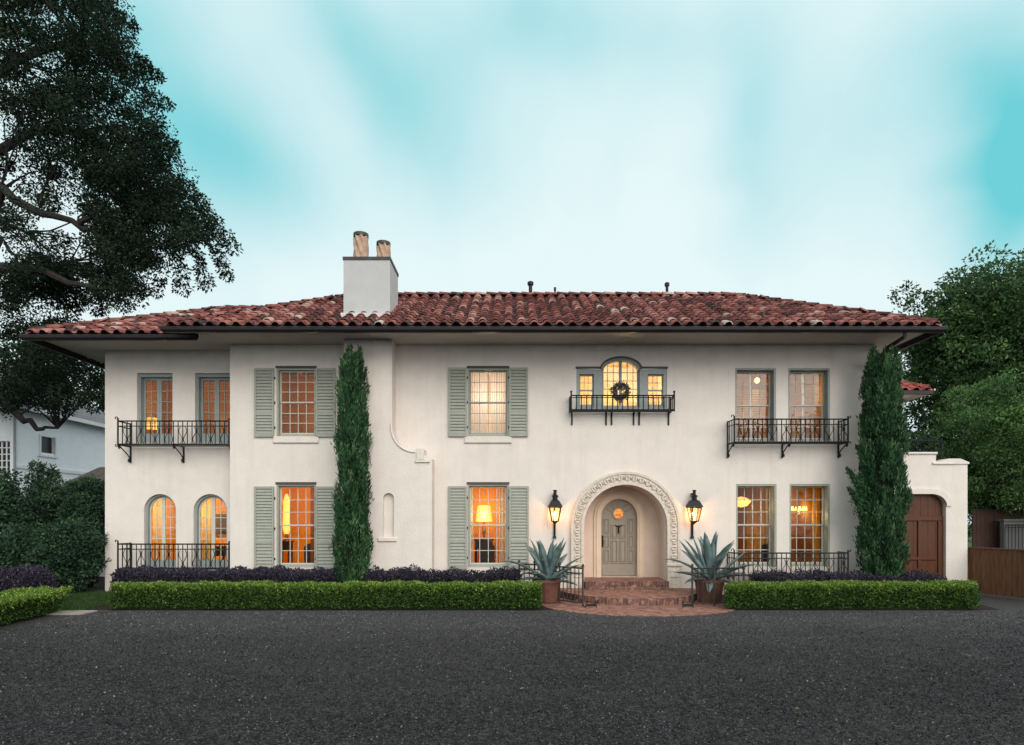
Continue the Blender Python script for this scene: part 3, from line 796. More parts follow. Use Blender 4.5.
casement('U1', WR, 0.24, 2, 5, BLUEGREY, BLUEGREY); casement('U2', WR, 0.24, 2, 5, BLUEGREY, BLUEGREY)
casement('A1', WR, 0.20, 2, 6, BLUEGREY, SASHW, True); casement('A2', WR, 0.20, 2, 6, BLUEGREY, SASHW, True)
sash_window('U3', 0, 0.13, 4, 6, SAGE, SASHW, head=True, sill=True, liner=True)
sash_window('L3', 0, 0.13, 4, 6, SAGE, SASHW, head=True, liner=True)
sash_window('U4', 0, 0.13, 4, 6, SAGE, BLUEGREY, head=True, sill=True, liner=True)
sash_window('L4', 0, 0.13, 4, 6, SAGE, SASHW, head=True, liner=True)
for k in ('U6', 'U7'): sash_window(k, 0, 0.26, 4, 6, BLUEGREY, SASHW, GLASSR, liner=True)
for k in ('L6', 'L7'): sash_window(k, 0, 0.26, 4, 6, SAGE, SASHW, GLASS, liner=True)
# three-part window above the entrance
b = MB(); s = MB(); g = MB()
yf = 0.12
xa, xb = X(576.4), X(667)
il, ir = C5 - R5, C5 + R5
for (a, c) in ((xa + 0.001, xa + 0.09), (xb - 0.09, xb - 0.001), (il - 0.22, il + 0.02), (ir - 0.02, ir + 0.22)):
    b.box(a, c, 0.02, yf + 0.12, z5b + 0.001, z5s - 0.001)
b.box(xa + 0.09, il - 0.22, 0.02, yf + 0.1, z5s - 0.16, z5s - 0.001); b.box(ir + 0.22, xb - 0.09, 0.02, yf + 0.1, z5s - 0.16, z5s - 0.001)
b.box(xa + 0.09, xb - 0.09, yf - 0.03, yf + 0.119, z5b + 0.001, z5b + 0.09)
po = [(C5 - (R5 - 0.001) * math.cos(PI * i / 20), z5s - 0.04 + 0.339 * math.sin(PI * i / 20)) for i in range(21)]
pi_ = [(C5 - (R5 - 0.07) * math.cos(PI * i / 20), z5s - 0.04 + 0.27 * math.sin(PI * i / 20)) for i in range(21)]
b.ring(pi_, po, 0.02, yf + 0.1)
fo = b.build('window', BLUEGREY, house)
iz0 = z5b + 0.09
def t5z(x): return z5s - 0.04 + 0.30 * math.sqrt(max(0, 1 - ((x - C5) / R5) ** 2))
s.box(C5 - 0.045, C5 + 0.045, yf - 0.005, yf + 0.04, iz0, t5z(C5) - 0.02)
for q in (-1, 1):
    s.box(C5 + q * (R5 - 0.05) - 0.03, C5 + q * (R5 - 0.05) + 0.03, yf, yf + 0.035, iz0, z5s)
    for k in (1, 2):
        xx = C5 + q * R5 * (0.06 + 0.30 * k)
        s.box(xx - 0.011, xx + 0.011, yf + 0.005, yf + 0.03, iz0, t5z(xx) - 0.05)
for k in range(1, 5):
    zz = iz0 + 0.245 * k
    s.box(il + 0.02, ir - 0.02, yf + 0.007, yf + 0.028, zz - 0.011, zz + 0.011)
g.prism([(il + 0.03, iz0)] + [(x, z - 0.02) for x, z in pi_] + [(ir - 0.03, iz0)], yf + 0.016, yf + 0.018)
for (a, c) in ((xa + 0.09, il - 0.22), (ir + 0.22, xb - 0.09)):
    zt = z5s - 0.16
    for (p, q, yo) in ((iz0, (iz0 + zt) / 2 + 0.02, 0.03), ((iz0 + zt) / 2 - 0.02, zt, 0)):
        s.box(a + 0.001, a + 0.04, yf + yo, yf + yo + 0.028, p, q); s.box(c - 0.04, c - 0.001, yf + yo, yf + yo + 0.028, p, q)
        s.box(a + 0.04, c - 0.04, yf + yo, yf + yo + 0.028, q - 0.04, q); s.box(a + 0.04, c - 0.04, yf + yo, yf + yo + 0.028, p, p + 0.04)
        for k in (1, 2):
            xx = a + 0.04 + (c - a - 0.08) * k / 3
            s.box(xx - 0.009, xx + 0.009, yf + yo + 0.004, yf + yo + 0.024, p + 0.04, q - 0.04)
        zz = (p + q) / 2; s.box(a + 0.04, c - 0.04, yf + yo + 0.006, yf + yo + 0.022, zz - 0.009, zz + 0.009)
        g.quad((a + 0.04, yf + yo + 0.014, p + 0.04), (c - 0.04, yf + yo + 0.014, p + 0.04), (c - 0.04, yf + yo + 0.014, q - 0.04), (a + 0.04, yf + yo + 0.014, q - 0.04))
s.build('sash', BLUEGREY, fo); g.build('pane', GLASS, fo)
b = MB(); b.box(xa - 0.03, xb + 0.03, -0.07, 0.019, z5b - 0.07, z5b - 0.001); b.build('sill', BLUEGREY, fo)
b = MB()
b.box(xa - 0.02, il - 0.02, -0.04, 0.018, z5s - 0.001, z5s + 0.05); b.box(ir + 0.02, xb + 0.02, -0.04, 0.018, z5s - 0.001, z5s + 0.05)
p1 = [(C5 - R5 * math.cos(PI * i / 20), z5s - 0.02 + 0.325 * math.sin(PI * i / 20)) for i in range(21)]
p2 = [(C5 - (R5 + 0.05) * math.cos(PI * i / 20), z5s - 0.02 + 0.375 * math.sin(PI * i / 20)) for i in range(21)]
b.ring(p1, p2, -0.035, 0.018)
b.build('hood_moulding', DARKWOOD, fo)

# shutters
def shutter(x0, x1, z0, z1, hinge):
    b = MB(); y0, y1 = -0.075, -0.030
    st = 0.055
    zr = z0 + (z1 - z0) * 0.335
    b.bev(x0, x0 + st, y0, y1, z0, z1, 0.006); b.bev(x1 - st, x1, y0, y1, z0, z1, 0.006)
    for (a, c) in ((z0, z0 + 0.10), (zr - 0.045, zr + 0.045), (z1 - 0.075, z1)):
        b.bev(x0 + st, x1 - st, y0 + 0.004, y1, a, c, 0.005)
    for (a, c) in ((z0 + 0.10, zr - 0.045), (zr + 0.045, z1 - 0.075)):
        n = max(3, int((c - a) / 0.088)); p = (c - a) / n
        for i in range(n):
            zc_ = a + p * (i + 0.5)
            b.add([(x0 + st, y0 + 0.008, zc_ - 0.040), (x1 - st, y0 + 0.008, zc_ - 0.040), (x1 - st, y1 - 0.004, zc_ + 0.036), (x0 + st, y1 - 0.004, zc_ + 0.036),
                   (x0 + st, y0 + 0.014, zc_ - 0.046), (x1 - st, y0 + 0.014, zc_ - 0.046), (x1 - st, y1 + 0.002, zc_ + 0.030), (x0 + st, y1 + 0.002, zc_ + 0.030)],
                  [(0, 1, 2, 3), (7, 6, 5, 4), (0, 4, 5, 1), (2, 6, 7, 3)])
    b.box(x0 + st, x1 - st, y1 - 0.001, y1 + 0.006, z0 + 0.05, z1 - 0.04)
    o = b.build('shutter', SAGE, house)
    for zz in (z0 + (z1 - z0) * 0.14, z0 + (z1 - z0) * 0.5, z0 + (z1 - z0) * 0.86):
        h = MB(); h.box(hinge - 0.03, hinge + 0.03, y1 + 0.001, y1 + 0.028, zz - 0.03, zz + 0.03); h.build('hinge', IRON, o)
for (a, c, p, q, h) in [(255, 274.5, 368.5, 437.2, 274.5), (316.3, 335.8, 368.5, 437.2, 316.3), (255, 274.5, 486.5, 570.5, 274.5), (316.3, 335.8, 486.5, 570.5, 316.3),
                        (448.5, 467, 368, 436.8, 467), (509.2, 528, 368, 436.8, 509.2), (448.5, 467, 486.2, 569.2, 467), (509.2, 528.8, 486.2, 569.2, 509.2)]:
    shutter(X(a), X(c), Z(q), Z(p), X(h))

# ------------------------------------------------------------------ wrought iron balconies
def spiral(c, r0, turns, a0, ax, az, n=14):
    return [Vector(c) + (Vector(ax) * math.cos(a0 + turns * 2 * PI * i / n) + Vector(az) * math.sin(a0 + turns * 2 * PI * i / n)) * (r0 * (1 - 0.8 * i / n)) for i in range(n + 1)]
def railing_mesh(b, p, q, z0, z1, pitch=0.135, gap=0.15, scroll=3, r=0.0145):
    """one straight run of railing between p and q (x, y)"""
    p, q = Vector((*p, 0)), Vector((*q, 0))
    d = q - p; L = d.length; e = d / L
    for zz, rr in ((z1, 0.021), (z1 - gap, 0.014), (z0, 0.018)):
        b.tube([p + Vector((0, 0, zz)), q + Vector((0, 0, zz))], rr, 4)
    n = max(1, int(round(L / pitch)))
    for i in range(n + 1):
        c = p + e * (L * i / n)
        b.tube([c + Vector((0, 0, z0)), c + Vector((0, 0, z1))], r, 4)
        if scroll and i < n and i % scroll != 0:
            w_ = L / n / 2
            m = c + e * w_
            za, zb = z0 + 0.02, z1 - gap - 0.02
            s_ = 1 if i % 2 else -1
            pts = [m + e * (w_ * 0.72 * s_ * math.sin(2 * PI * t / 14)) + Vector((0, 0, za + (zb - za) * t / 14)) for t in range(15)]
            b.tube(pts, 0.0105, 4)
def balcony(x0, x1, yw, proj, z0, z1, brackets, bz, ends=(True, True), feet=False, m=IRON, style='scroll', gap=0.15):
    yfr = yw - proj
    b = MB()
    sc = 3 if style == 'scroll' else 0
    railing_mesh(b, (x0, yfr), (x1, yfr), z0, z1, scroll=sc, pitch=0.135 if sc else 0.15, gap=gap)
    if ends[0]: railing_mesh(b, (x0, yw - 0.01), (x0, yfr), z0, z1, scroll=1 if sc else 0, pitch=0.18, gap=gap)
    if ends[1]: railing_mesh(b, (x1, yw - 0.01), (x1, yfr), z0, z1, scroll=1 if sc else 0, pitch=0.18, gap=gap)
    # flat-bar deck
    for k in range(5):
        yy = yfr + (proj - 0.02) * (k + 0.5) / 5
        b.box(x0, x1, yy - 0.02, yy + 0.02, z0 - 0.012, z0 - 0.004)
    o = b.build('balcony', m, house)
    for xe, on, sg in ((x0, ends[0], -1), (x1, ends[1], 1)):
        b = MB()
        b.tube([(xe, yw - 0.03, z0 - 0.02), (xe, yw - 0.03, z1 + 0.03)], 0.022, 6); b.build('post', m, o)
        b = MB()
        b.tube([(xe, yfr, z0 - 0.05), (xe, yfr, z1 + 0.09)], 0.024, 6)
        if sc and on:
            b.tube([(xe, yfr, z1 + 0.08)] + spiral((xe + sg * 0.055, yfr, z1 + 0.08), 0.055, 0.7, PI if sg > 0 else 0, (1, 0, 0), (0, 0, 1)), 0.014, 5)
            b.tube([(xe, yfr, z0)] + spiral((xe + sg * 0.05, yfr, z0 - 0.03), 0.05, -0.8, PI if sg > 0 else 0, (1, 0, 0), (0, 0, 1)), 0.014, 5)
        if not sc:
            b.lathe([(0.03, 0), (0.035, 0.03), (0.0, 0.06)], (xe, yfr, z1 + 0.09), 8, cap=False)
        b.build('post', m, o)
    for bx in brackets:
        b = MB()
        b.box(bx - 0.022, bx + 0.022, yw - 0.035, yw - 0.002, bz, z0)
        b.tube([(bx, yw - 0.02, z0 - 0.02), (bx, yfr, z0 - 0.02)], 0.018, 5)
        if sc:
            k = z0 - bz
            b.tube([(bx, yfr + 0.05, z0 - 0.03)] + [(bx, yw - 0.03 - (proj - 0.1) * (1 - t / 8) ** 2, z0 - 0.04 - (k - 0.1) * (t / 8) ** 0.8) for t in range(9)], 0.018, 5)
            b.tube(spiral((bx, yfr + 0.07, z0 - 0.08), 0.06, 1.4, PI / 2, (0, 1, 0), (0, 0, 1)), 0.016, 5)
            b.tube(spiral((bx, yw - 0.10, bz + 0.06), 0.06, 1.4, 0, (0, 1, 0), (0, 0, 1)), 0.016, 5)
        else:
            b.tube([(bx, yfr + 0.30, z0 - 0.02), (bx, yw - 0.03, z0 - 0.15)], 0.016, 5)
        b.build('bracket', m, o)
    return o
lx0 = X(131, WR)
balcony(lx0, XC - 0.05, WR, 0.62, 4.44, 5.12, [lx0, X(184, WR), XC - 0.06], Z(463, WR), (True, False))
balcony(lx0, XC - 0.05, WR, 0.62, 0.76, 1.49, [lx0, X(184, WR)], 0.50, (True, False))
rx0, rx1 = X(727.5), X(838)
balcony(rx0, rx1, 0, 0.54, 4.43, 5.08, [rx0, X(782), rx1], Z(458))
balcony(rx0, rx1, 0, 0.54, 0.62, 1.26, [rx0, rx1], 0.45, m=IRONG)
balcony(1.70, 4.66, 0, 0.42, 5.37, 5.78, [1.76, X(606), X(611.5), X(633.5), X(639), 4.60], 4.99, style='plain', gap=0.06, m=IRON)

# ------------------------------------------------------------------ entrance
b = MB()
y0s = -0.10
jb = 0.90
po = arch(PCX, PZS, PRO, jb, 40); pi_ = arch(PCX, PZS, PRI, jb, 40)
b.ring(pi_, po, y0s, -0.001)
# two raised rims
def offs(r, z0): return arch(PCX, PZS, r, z0, 40)
b.ring(offs(PRI + 0.0, jb), offs(PRI + 0.085, jb), y0s - 0.045, y0s + 0.001)
b.ring(offs(PRO - 0.055, jb), offs(PRO + 0.015, jb), y0s - 0.035, y0s + 0.001)
# pedestals
for sx in (-1, 1):
    xi, xo = PCX + sx * (PRI - 0.0), PCX + sx * (PRO + 0.03)
    a, c = min(xi, xo), max(xi, xo)
    b.bev(a, c, -0.16, -0.001, 0.2, jb - 0.07, 0.02)
    b.bev(a - 0.02, c + 0.03, -0.19, -0.001, jb - 0.07, jb + 0.03, 0.03)
    b.bev(a + 0.07, c - 0.07, -0.18, -0.15, 0.52, 0.76, 0.015)
sur = b.build('arch_surround', STONE, house)
# carved leaves and rosettes between the rims
b = MB()
rm = (PRI + 0.085 + PRO - 0.055) / 2
def carve(c, tx, tz, w_, h_, k):
    t = Vector((tx, 0, tz)); nrm = Vector((-tz, 0, tx)); C0 = Vector((c[0], y0s, c[1]))
    m = 8
    if k % 2 == 0:
        vs = [C0 + Vector((0, -0.075, 0))] + [C0 + t * (w_ * (0.6 + 0.4 * (j % 2)) * math.cos(2 * PI * j / m)) + nrm * (h_ * (0.6 + 0.4 * (j % 2)) * math.sin(2 * PI * j / m)) + Vector((0, 0.004, 0)) for j in range(m)]
        b.add(vs, [(0, 1 + (j + 1) % m, 1 + j) for j in range(m)])
    else:
        for sg in (-1, 1):
            pts = [C0 + t * (sg * w_ * 0.9 * math.cos(a)) + nrm * (h_ * 0.9 * math.sin(a)) + Vector((0, -0.012, 0)) for a in [PI * j / 5 - PI / 2 for j in range(6)]]
            b.tube(pts, [0.014, 0.026, 0.032, 0.032, 0.026, 0.014], 5)
na = 42
for i in range(na):
    a = PI * (i + 0.5) / na
    carve((PCX - rm * math.cos(a), PZS + rm * math.sin(a)), math.sin(a), math.cos(a), 0.050, 0.088, i)
for sx in (-1, 1):
    for i in range(9):
        carve((PCX + sx * rm, jb + 0.11 + i * 0.124), 0, 1, 0.050, 0.088, i)
b.build('carving', STONE, sur)
# door case
b = MB()
b.ring(arch(DCX, DZS, DR, FLOOR, 28), arch(DCX, DZS, FR, FLOOR, 28), PD - 0.05, PD - 0.001)
b.ring(arch(DCX, DZS, DR + 0.05, FLOOR, 28), arch(DCX, DZS, DR + 0.15, FLOOR, 28), PD - 0.085, PD - 0.049)
b.build('doorframe', mat('glow tinted cream frame', (0.68, 0.54, 0.41), 0.7, 0.05, 4), house)  # glow on the frame is put into its cream colour as extra warmth
b = MB()
dy = PD + 0.12
b.prism(arch(DCX, DZS, DR + 0.02, FLOOR + 0.03, 24), dy, dy + 0.05)
door = b.build('door', DOORP, house)
b = MB()
def dpanel(x0, x1, z0, z1):
    b.ring([(x0 + 0.02, z0 + 0.02), (x0 + 0.02, z1 - 0.02), (x1 - 0.02, z1 - 0.02), (x1 - 0.02, z0 + 0.02), (x0 + 0.02, z0 + 0.02)],
           [(x0, z0), (x0, z1), (x1, z1), (x1, z0), (x0, z0)], dy - 0.034, dy + 0.001)
    b.bev(x0 + 0.045, x1 - 0.045, dy - 0.024, dy + 0.001, z0 + 0.045, z1 - 0.045, 0.012)
for sx in (-1, 1):
    for (z0, z1) in ((0.86, 1.28), (1.34, 1.72), (1.78, 2.24)):
        a, c = DCX + sx * 0.29, DCX + sx * 0.47
        dpanel(min(a, c), max(a, c), z0, z1)
    a, c = DCX + sx * 0.03, DCX + sx * 0.23
    dpanel(min(a, c), max(a, c), 0.86, 1.56)
    dpanel(min(a, c), max(a, c), 1.62, 2.06)
    # fan shaped mouldings round the port
    for k in range(4):
        g_ = R(20 + 38 * k)
        b.tube([(DCX + sx * 0.20 * math.cos(g_), dy - 0.008, 2.40 + 0.20 * math.sin(g_)), (DCX + sx * 0.40 * math.cos(g_), dy - 0.008, 2.40 + 0.40 * math.sin(g_))], 0.014, 5)
b.box(DCX - 0.5, DCX + 0.5, dy - 0.02, dy + 0.001, FLOOR + 0.05, FLOOR + 0.24)
b.ring([(DCX + 0.15 * math.cos(a), 2.40 + 0.15 * math.sin(a)) for a in [2 * PI * i / 24 for i in range(25)]],
       [(DCX + 0.20 * math.cos(a), 2.40 + 0.20 * math.sin(a)) for a in [2 * PI * i / 24 for i in range(25)]], dy - 0.03, dy + 0.001)
b.build('panel_moulding', DOORP, door)
m_, nt_, bb_ = base_mat('lit amber glass')
tcx = N('ShaderNodeTexCoord', nt_); vor = N('ShaderNodeTexVoronoi', nt_); vor.inputs['Scale'].default_value = 14
nt_.links.new(tcx.outputs['Object'], vor.inputs['Vector'])
rp_ = N('ShaderNodeValToRGB', nt_)
rp_.color_ramp.elements[0].color = (0.95, 0.36, 0.05, 1); rp_.color_ramp.elements[1].color = (0.40, 0.10, 0.015, 1); rp_.color_ramp.elements[1].position = 0.75
nt_.links.new(vor.outputs['Distance'], rp_.inputs[0])
nt_.links.new(rp_.outputs[0], bb_.inputs['Emission Color']); bb_.inputs['Emission Strength'].default_value = 0.85
nt_.links.new(rp_.outputs[0], bb_.inputs['Base Color'])
b = MB(); b.add([(DCX + 0.152 * math.cos(a), dy - 0.012, 2.40 + 0.152 * math.sin(a)) for a in [2 * PI * i / 24 for i in range(24)]], [tuple(range(24))])
b.build('port_glass', m_, door)
b = MB()
b.box(DCX - 0.515, DCX - 0.455, dy - 0.022, dy - 0.001, 1.36, 1.72)
b.tube([(DCX - 0.485, dy - 0.02, 1.42), (DCX - 0.485, dy - 0.09, 1.44), (DCX - 0.485, dy - 0.09, 1.58), (DCX - 0.485, dy - 0.02, 1.60)], 0.014, 6)
b.lathe([(0.0, -0.028), (0.026, -0.01), (0.026, 0.01), (0.0, 0.028)], (DCX - 0.485, dy - 0.04, 1.67), 10, cap=False)
b.build('handle', IRON, door)
b = MB()
b.tube([(DCX, dy - 0.03, 2.02), (DCX - 0.008, dy - 0.05, 1.95), (DCX, dy - 0.055, 1.80)], [0.03, 0.022, 0.032], 7)
b.tube([(DCX - 0.12, dy - 0.025, 2.05), (DCX - 0.04, dy - 0.04, 1.99), (DCX + 0.04, dy - 0.04, 1.99), (DCX + 0.12, dy - 0.025, 2.05)], [0.008, 0.02, 0.02, 0.008], 6)
b.build('knocker', IRON, door)
# brick steps
BRS = brick_mat('soldier brick riser', bw=0.085, bh=0.25, wall=True, cols=((0.17, 0.070, 0.052), (0.07, 0.030, 0.028)), mortar=(0.20, 0.15, 0.12))
def step(name, pts, z0, z1):
    n = len(pts)
    b = MB(); b.add([(x, y, z1) for x, y in pts], [tuple(range(n))])
    o = b.build(name, BRT, house)
    b = MB()
    for i in range(n - 1):
        p, q = pts[i], pts[i + 1]
        b.quad((p[0], p[1], z0), (q[0], q[1], z0), (q[0], q[1], z1 - 0.001), (p[0], p[1], z1 - 0.001))
    b.build('riser', BRS, o)
step('lower_step', [(PCX - 2.0, -0.002)] + [(PCX - 2.0 * math.cos(a), -0.1 - 2.3 * math.sin(a)) for a in [PI * i / 36 for i in range(37)]] + [(PCX + 2.0, -0.002)], 0.0, 0.20)
step('upper_step', [(PCX - PRI + 0.01, PD - 0.002), (PCX - PRI + 0.01, -0.36), (PCX + PRI - 0.01, -0.36), (PCX + PRI - 0.01, PD - 0.002)], 0.15, FLOOR)

# ------------------------------------------------------------------ lit rooms behind the windows
def room(x0, x1, y0, y1, z0, z1, col, name):
    m = mat(name, col, 0.85, 0.06, 2.0, spec=0.1)
    b = MB()
    b.quad((x0, y1, z0), (x1, y1, z0), (x1, y1, z1), (x0, y1, z1))
    b.quad((x0, y0, z0), (x0, y1, z0), (x0, y1, z1), (x0, y0, z1)); b.quad((x1, y1, z0), (x1, y0, z0), (x1, y0, z1), (x1, y1, z1))
    b.quad((x0, y0, z0), (x1, y0, z0), (x1, y1, z0), (x0, y1, z0)); b.quad((x0, y1, z1), (x1, y1, z1), (x1, y0, z1), (x0, y0, z1))
    b.build('room', m, house)
def lamp_light(x, y, z, e, col=(1.0, 0.73, 0.28), r=0.06):
    l = bpy.data.lights.new('lamp_glow', 'POINT'); l.energy = e * 1.4; l.color = col; l.shadow_soft_size = r
    o = bpy.data.objects.new('lamp_glow', l); o.location = (x, y, z); COL.objects.link(o)
def curtain(x0, x1, y, z0, z1, m, label, group=None, waves=5, amp=0.035, tie=0.0):
    b = MB(); n = waves * 8; vs = []
    for k, zz in enumerate([z0 + (z1 - z0) * t / 6 for t in range(7)]):
        t = k / 6
        pull = tie * math.sin(PI * min(1, t * 1.2)) if tie else 0
        for i in range(n + 1):
            s_ = i / n
            xx = x0 + (x1 - x0) * s_ * (1 - abs(pull)) + ((x1 - x0) * pull if pull > 0 else 0)
            vs.append((xx, y + amp * math.sin(2 * PI * waves * s_) * (0.7 + 0.3 * t), zz))
    fs = [(k * (n + 1) + i, k * (n + 1) + i + 1, (k + 1) * (n + 1) + i + 1, (k + 1) * (n + 1) + i) for k in range(6) for i in range(n)]
    b.add(vs, fs)
    o = b.build('curtain', m, None, smooth=True); return tag(o, label, 'curtain', group)
def cloth(name, col, tl):
    if name in MATS: return MATS[name]
    m, nt, bs = base_mat(name)
    bs.inputs['Base Color'].default_value = (*col, 1); bs.inputs['Roughness'].default_value = 0.9
    tr = N('ShaderNodeBsdfTranslucent', nt); tr.inputs[0].default_value = (*col, 1)
    mx = N('ShaderNodeMixShader', nt); mx.inputs[0].default_value = tl
    nt.links.new(bs.outputs[0], mx.inputs[1]); nt.links.new(tr.outputs[0], mx.inputs[2]); nt.links.new(mx.outputs[0], nt.nodes['Material Output'].inputs[0])
    MATS[name] = m; return m
CREAMC = cloth('cream curtain cloth', (0.76, 0.60, 0.28), 0.5)
WHITEC = cloth('white sheer cloth', (0.75, 0.70, 0.62), 0.55)
GOLDC = cloth('gold curtain cloth', (0.66, 0.34, 0.05), 0.4)
RUSTC = cloth('rust curtain cloth', (0.30, 0.11, 0.035), 0.35)
SLATW = mat('wood blind slats', (0.30, 0.13, 0.045), 0.5, 0.15, 6)
DARKFURN = mat('dark polished wood', (0.03, 0.017, 0.012), 0.35, 0.2, 6)
SHADE = emit_mat('lit lamp shade', (1.0, 0.56, 0.10), 1.2)
BULB = emit_mat('lit bulb', (1.0, 0.62, 0.22), 2.4)
BRASS = mat('aged brass', (0.32, 0.20, 0.07), 0.35, 0.1, 8, metal=0.8)
def blind(x0, x1, y, z0, z1, label, pitch=0.052):
    t = thing('window_blind', ((x0 + x1) / 2, y, z1), label, 'blind')
    b = MB(); n = int((z1 - z0) / pitch)
    for i in range(n):
        zz = z1 - 0.06 - pitch * i
        b.add([(x0, y - 0.016, zz - 0.012), (x1, y - 0.016, zz - 0.012), (x1, y + 0.016, zz + 0.012), (x0, y + 0.016, zz + 0.012)], [(0, 1, 2, 3)])
    b.build('slats', SLATW, t)
    b = MB(); b.box(x0, x1, y - 0.03, y + 0.03, z1 - 0.05, z1); b.build('headrail', SLATW, t)
def table_lamp(x, y, z, h, r, label, light=0, square=False):
    t = thing('table_lamp', (x, y, z), label, 'lamp')
    b = MB(); b.lathe([(0.09, 0), (0.09, 0.02), (0.03, 0.05), (0.06, h * 0.25), (0.02, h * 0.5), (0.015, h * 0.6)], (x, y, z), 16); b.build('lamp_base', BRASS, t)
    b = MB(); b.lathe([(r, h * 0.52), (r * 0.72, h)], (x, y, z), 20, cap=False); b.build('lamp_shade', SHADE, t)
    if light: lamp_light(x, y - r - 0.12, z + h * 0.75, light)
def tall_lamp(x, y, z, h, r, label):
    t = thing('floor_lamp', (x, y, z), label, 'lamp')
    b = MB(); b.lathe([(r * 0.9, 0), (r * 0.9, 0.03), (r * 0.3, 0.06), (r * 0.3, h * 0.2)], (x, y, z), 14); b.build('lamp_base', BRASS, t)
    b = MB(); b.lathe([(r * 0.6, h * 0.15), (r, h * 0.3), (r * 0.8, h * 0.75), (r * 0.95, h * 0.82), (r * 0.3, h)], (x, y, z), 14); b.build('lamp_shade', SHADE, t)
def side_table(x, y, z, w_, d_, h, label):
    t = thing('side_table', (x, y, z), label, 'table')
    b = MB(); b.box(x - w_ / 2, x + w_ / 2, y - d_ / 2, y + d_ / 2, z + h - 0.04, z + h); b.build('tabletop', DARKFURN, t)
    b = MB(); b.box(x - w_ / 2 + 0.03, x + w_ / 2 - 0.03, y - d_ / 2 + 0.03, y + d_ / 2 - 0.03, z + h - 0.30, z + h - 0.041); b.build('drawer', DARKFURN, t)
    for sx in (-1, 1):
        for sy in (-1, 1):
            b = MB(); b.tube([(x + sx * (w_ / 2 - 0.05), y + sy * (d_ / 2 - 0.05), z), (x + sx * (w_ / 2 - 0.05), y + sy * (d_ / 2 - 0.05), z + h - 0.301)], [0.018, 0.028], 6); b.build('leg', DARKFURN, t)
def chair(x, y, z, label):
    t = thing('chair', (x, y, z), label, 'chair')
    b = MB(); b.bev(x - 0.24, x + 0.24, y - 0.24, y + 0.24, z + 0.40, z + 0.48, 0.02); b.build('seat', DARKFURN, t)
    b = MB(); b.prism([(x - 0.24, z + 0.485), (x - 0.25, z + 0.9), (x - 0.17, z + 1.0), (x, z + 1.04), (x + 0.17, z + 1.0), (x + 0.25, z + 0.9), (x + 0.24, z + 0.485)], y - 0.24, y - 0.19); b.build('backrest', DARKFURN, t)
    for sx in (-1, 1):
        for sy in (-1, 1):
            b = MB(); b.tube([(x + sx * 0.21, y + sy * 0.2, z), (x + sx * 0.21, y + sy * 0.2, z + 0.40)], [0.018, 0.025], 6); b.build('leg', DARKFURN, t)
def pendant(x, y, z, zt, r, label, dish=True, light=0):
    t = thing('pendant_lamp', (x, y, zt), label, 'lamp')
    b = MB(); b.tube([(x, y, z + r * 0.5), (x, y, zt)], 0.012, 6); b.lathe([(0.06, -0.03), (0.02, 0)], (x, y, zt), 10); b.build('stem', BRASS, t)
    b = MB()
    if dish: b.lathe([(0.02, -r * 0.45), (r * 0.6, -r * 0.32), (r, 0.05), (r * 0.9, 0.09), (r * 0.55, 0.16), (0.02, 0.2)], (x, y, z), 20)
    else: b.lathe([(0.02, -r), (r * 0.8, -r * 0.5), (r, 0), (r * 0.7, r * 0.7), (0.02, r)], (x, y, z), 16)
    b.build('lamp_shade', SHADE if dish else BULB, t)
    if light: lamp_light(x, y - r - 0.15, z - 0.15, light)
def chandelier(x, y, z, zt, r, label, light=0):
    t = thing('chandelier', (x, y, zt), label, 'chandelier')
    b = MB(); b.tube([(x, y, z - 0.1), (x, y, zt)], 0.014, 6); b.lathe([(0.0, -0.16), (0.06, -0.1), (0.03, 0.0), (0.05, 0.12), (0.01, 0.2)], (x, y, z), 12, cap=False); b.build('stem', BRASS, t)
    for k in range(6):
        a = 2 * PI * k / 6 + 0.3; ca, sa = math.cos(a), math.sin(a)
        b = MB(); b.tube([(x, y, z - 0.05), (x + ca * r * 0.5, y + sa * r * 0.5, z - 0.14), (x + ca * r, y + sa * r, z - 0.04), (x + ca * r, y + sa * r, z + 0.05)], 0.011, 5); am = b.build('arm', BRASS, t)
        b = MB(); b.lathe([(0.055, 0.05), (0.035, 0.17)], (x + ca * r, y + sa * r, z), 10); b.build('lamp_shade', BULB, am)
    if light: lamp_light(x, y - r - 0.12, z - 0.1, light)
YI = TH + 0.004
# upper wing bedroom
ya = WR + YI
room(XL + 0.32, XC - 0.03, ya, ya + 2.6, 3.95, ZS - 0.1, (0.50, 0.23, 0.05), 'terracotta plaster')
table_lamp(X(152, ya + 0.7), ya + 0.7, Z(441, ya + 0.7), 0.75, 0.19, 'glowing table lamp behind the railing of the upper wing window', 0)
lamp_light(X(165, ya + 0.9), ya + 0.9, 6.0, 16)
lamp_light(X(215, ya + 0.9), ya + 0.9, 6.2, 17)
blind(win['U1'][0] + 0.06, win['U1'][1] - 0.06, WR + 0.40, 5.2, win['U1'][3] - 0.1, 'wooden slat blind, half lowered over the glowing table lamp')
blind(win['U2'][0] + 0.06, XC - 0.10, WR + 0.40, 4.75, win['U2'][3] - 0.1, 'wooden slat blind in the upper wing window against the house corner')
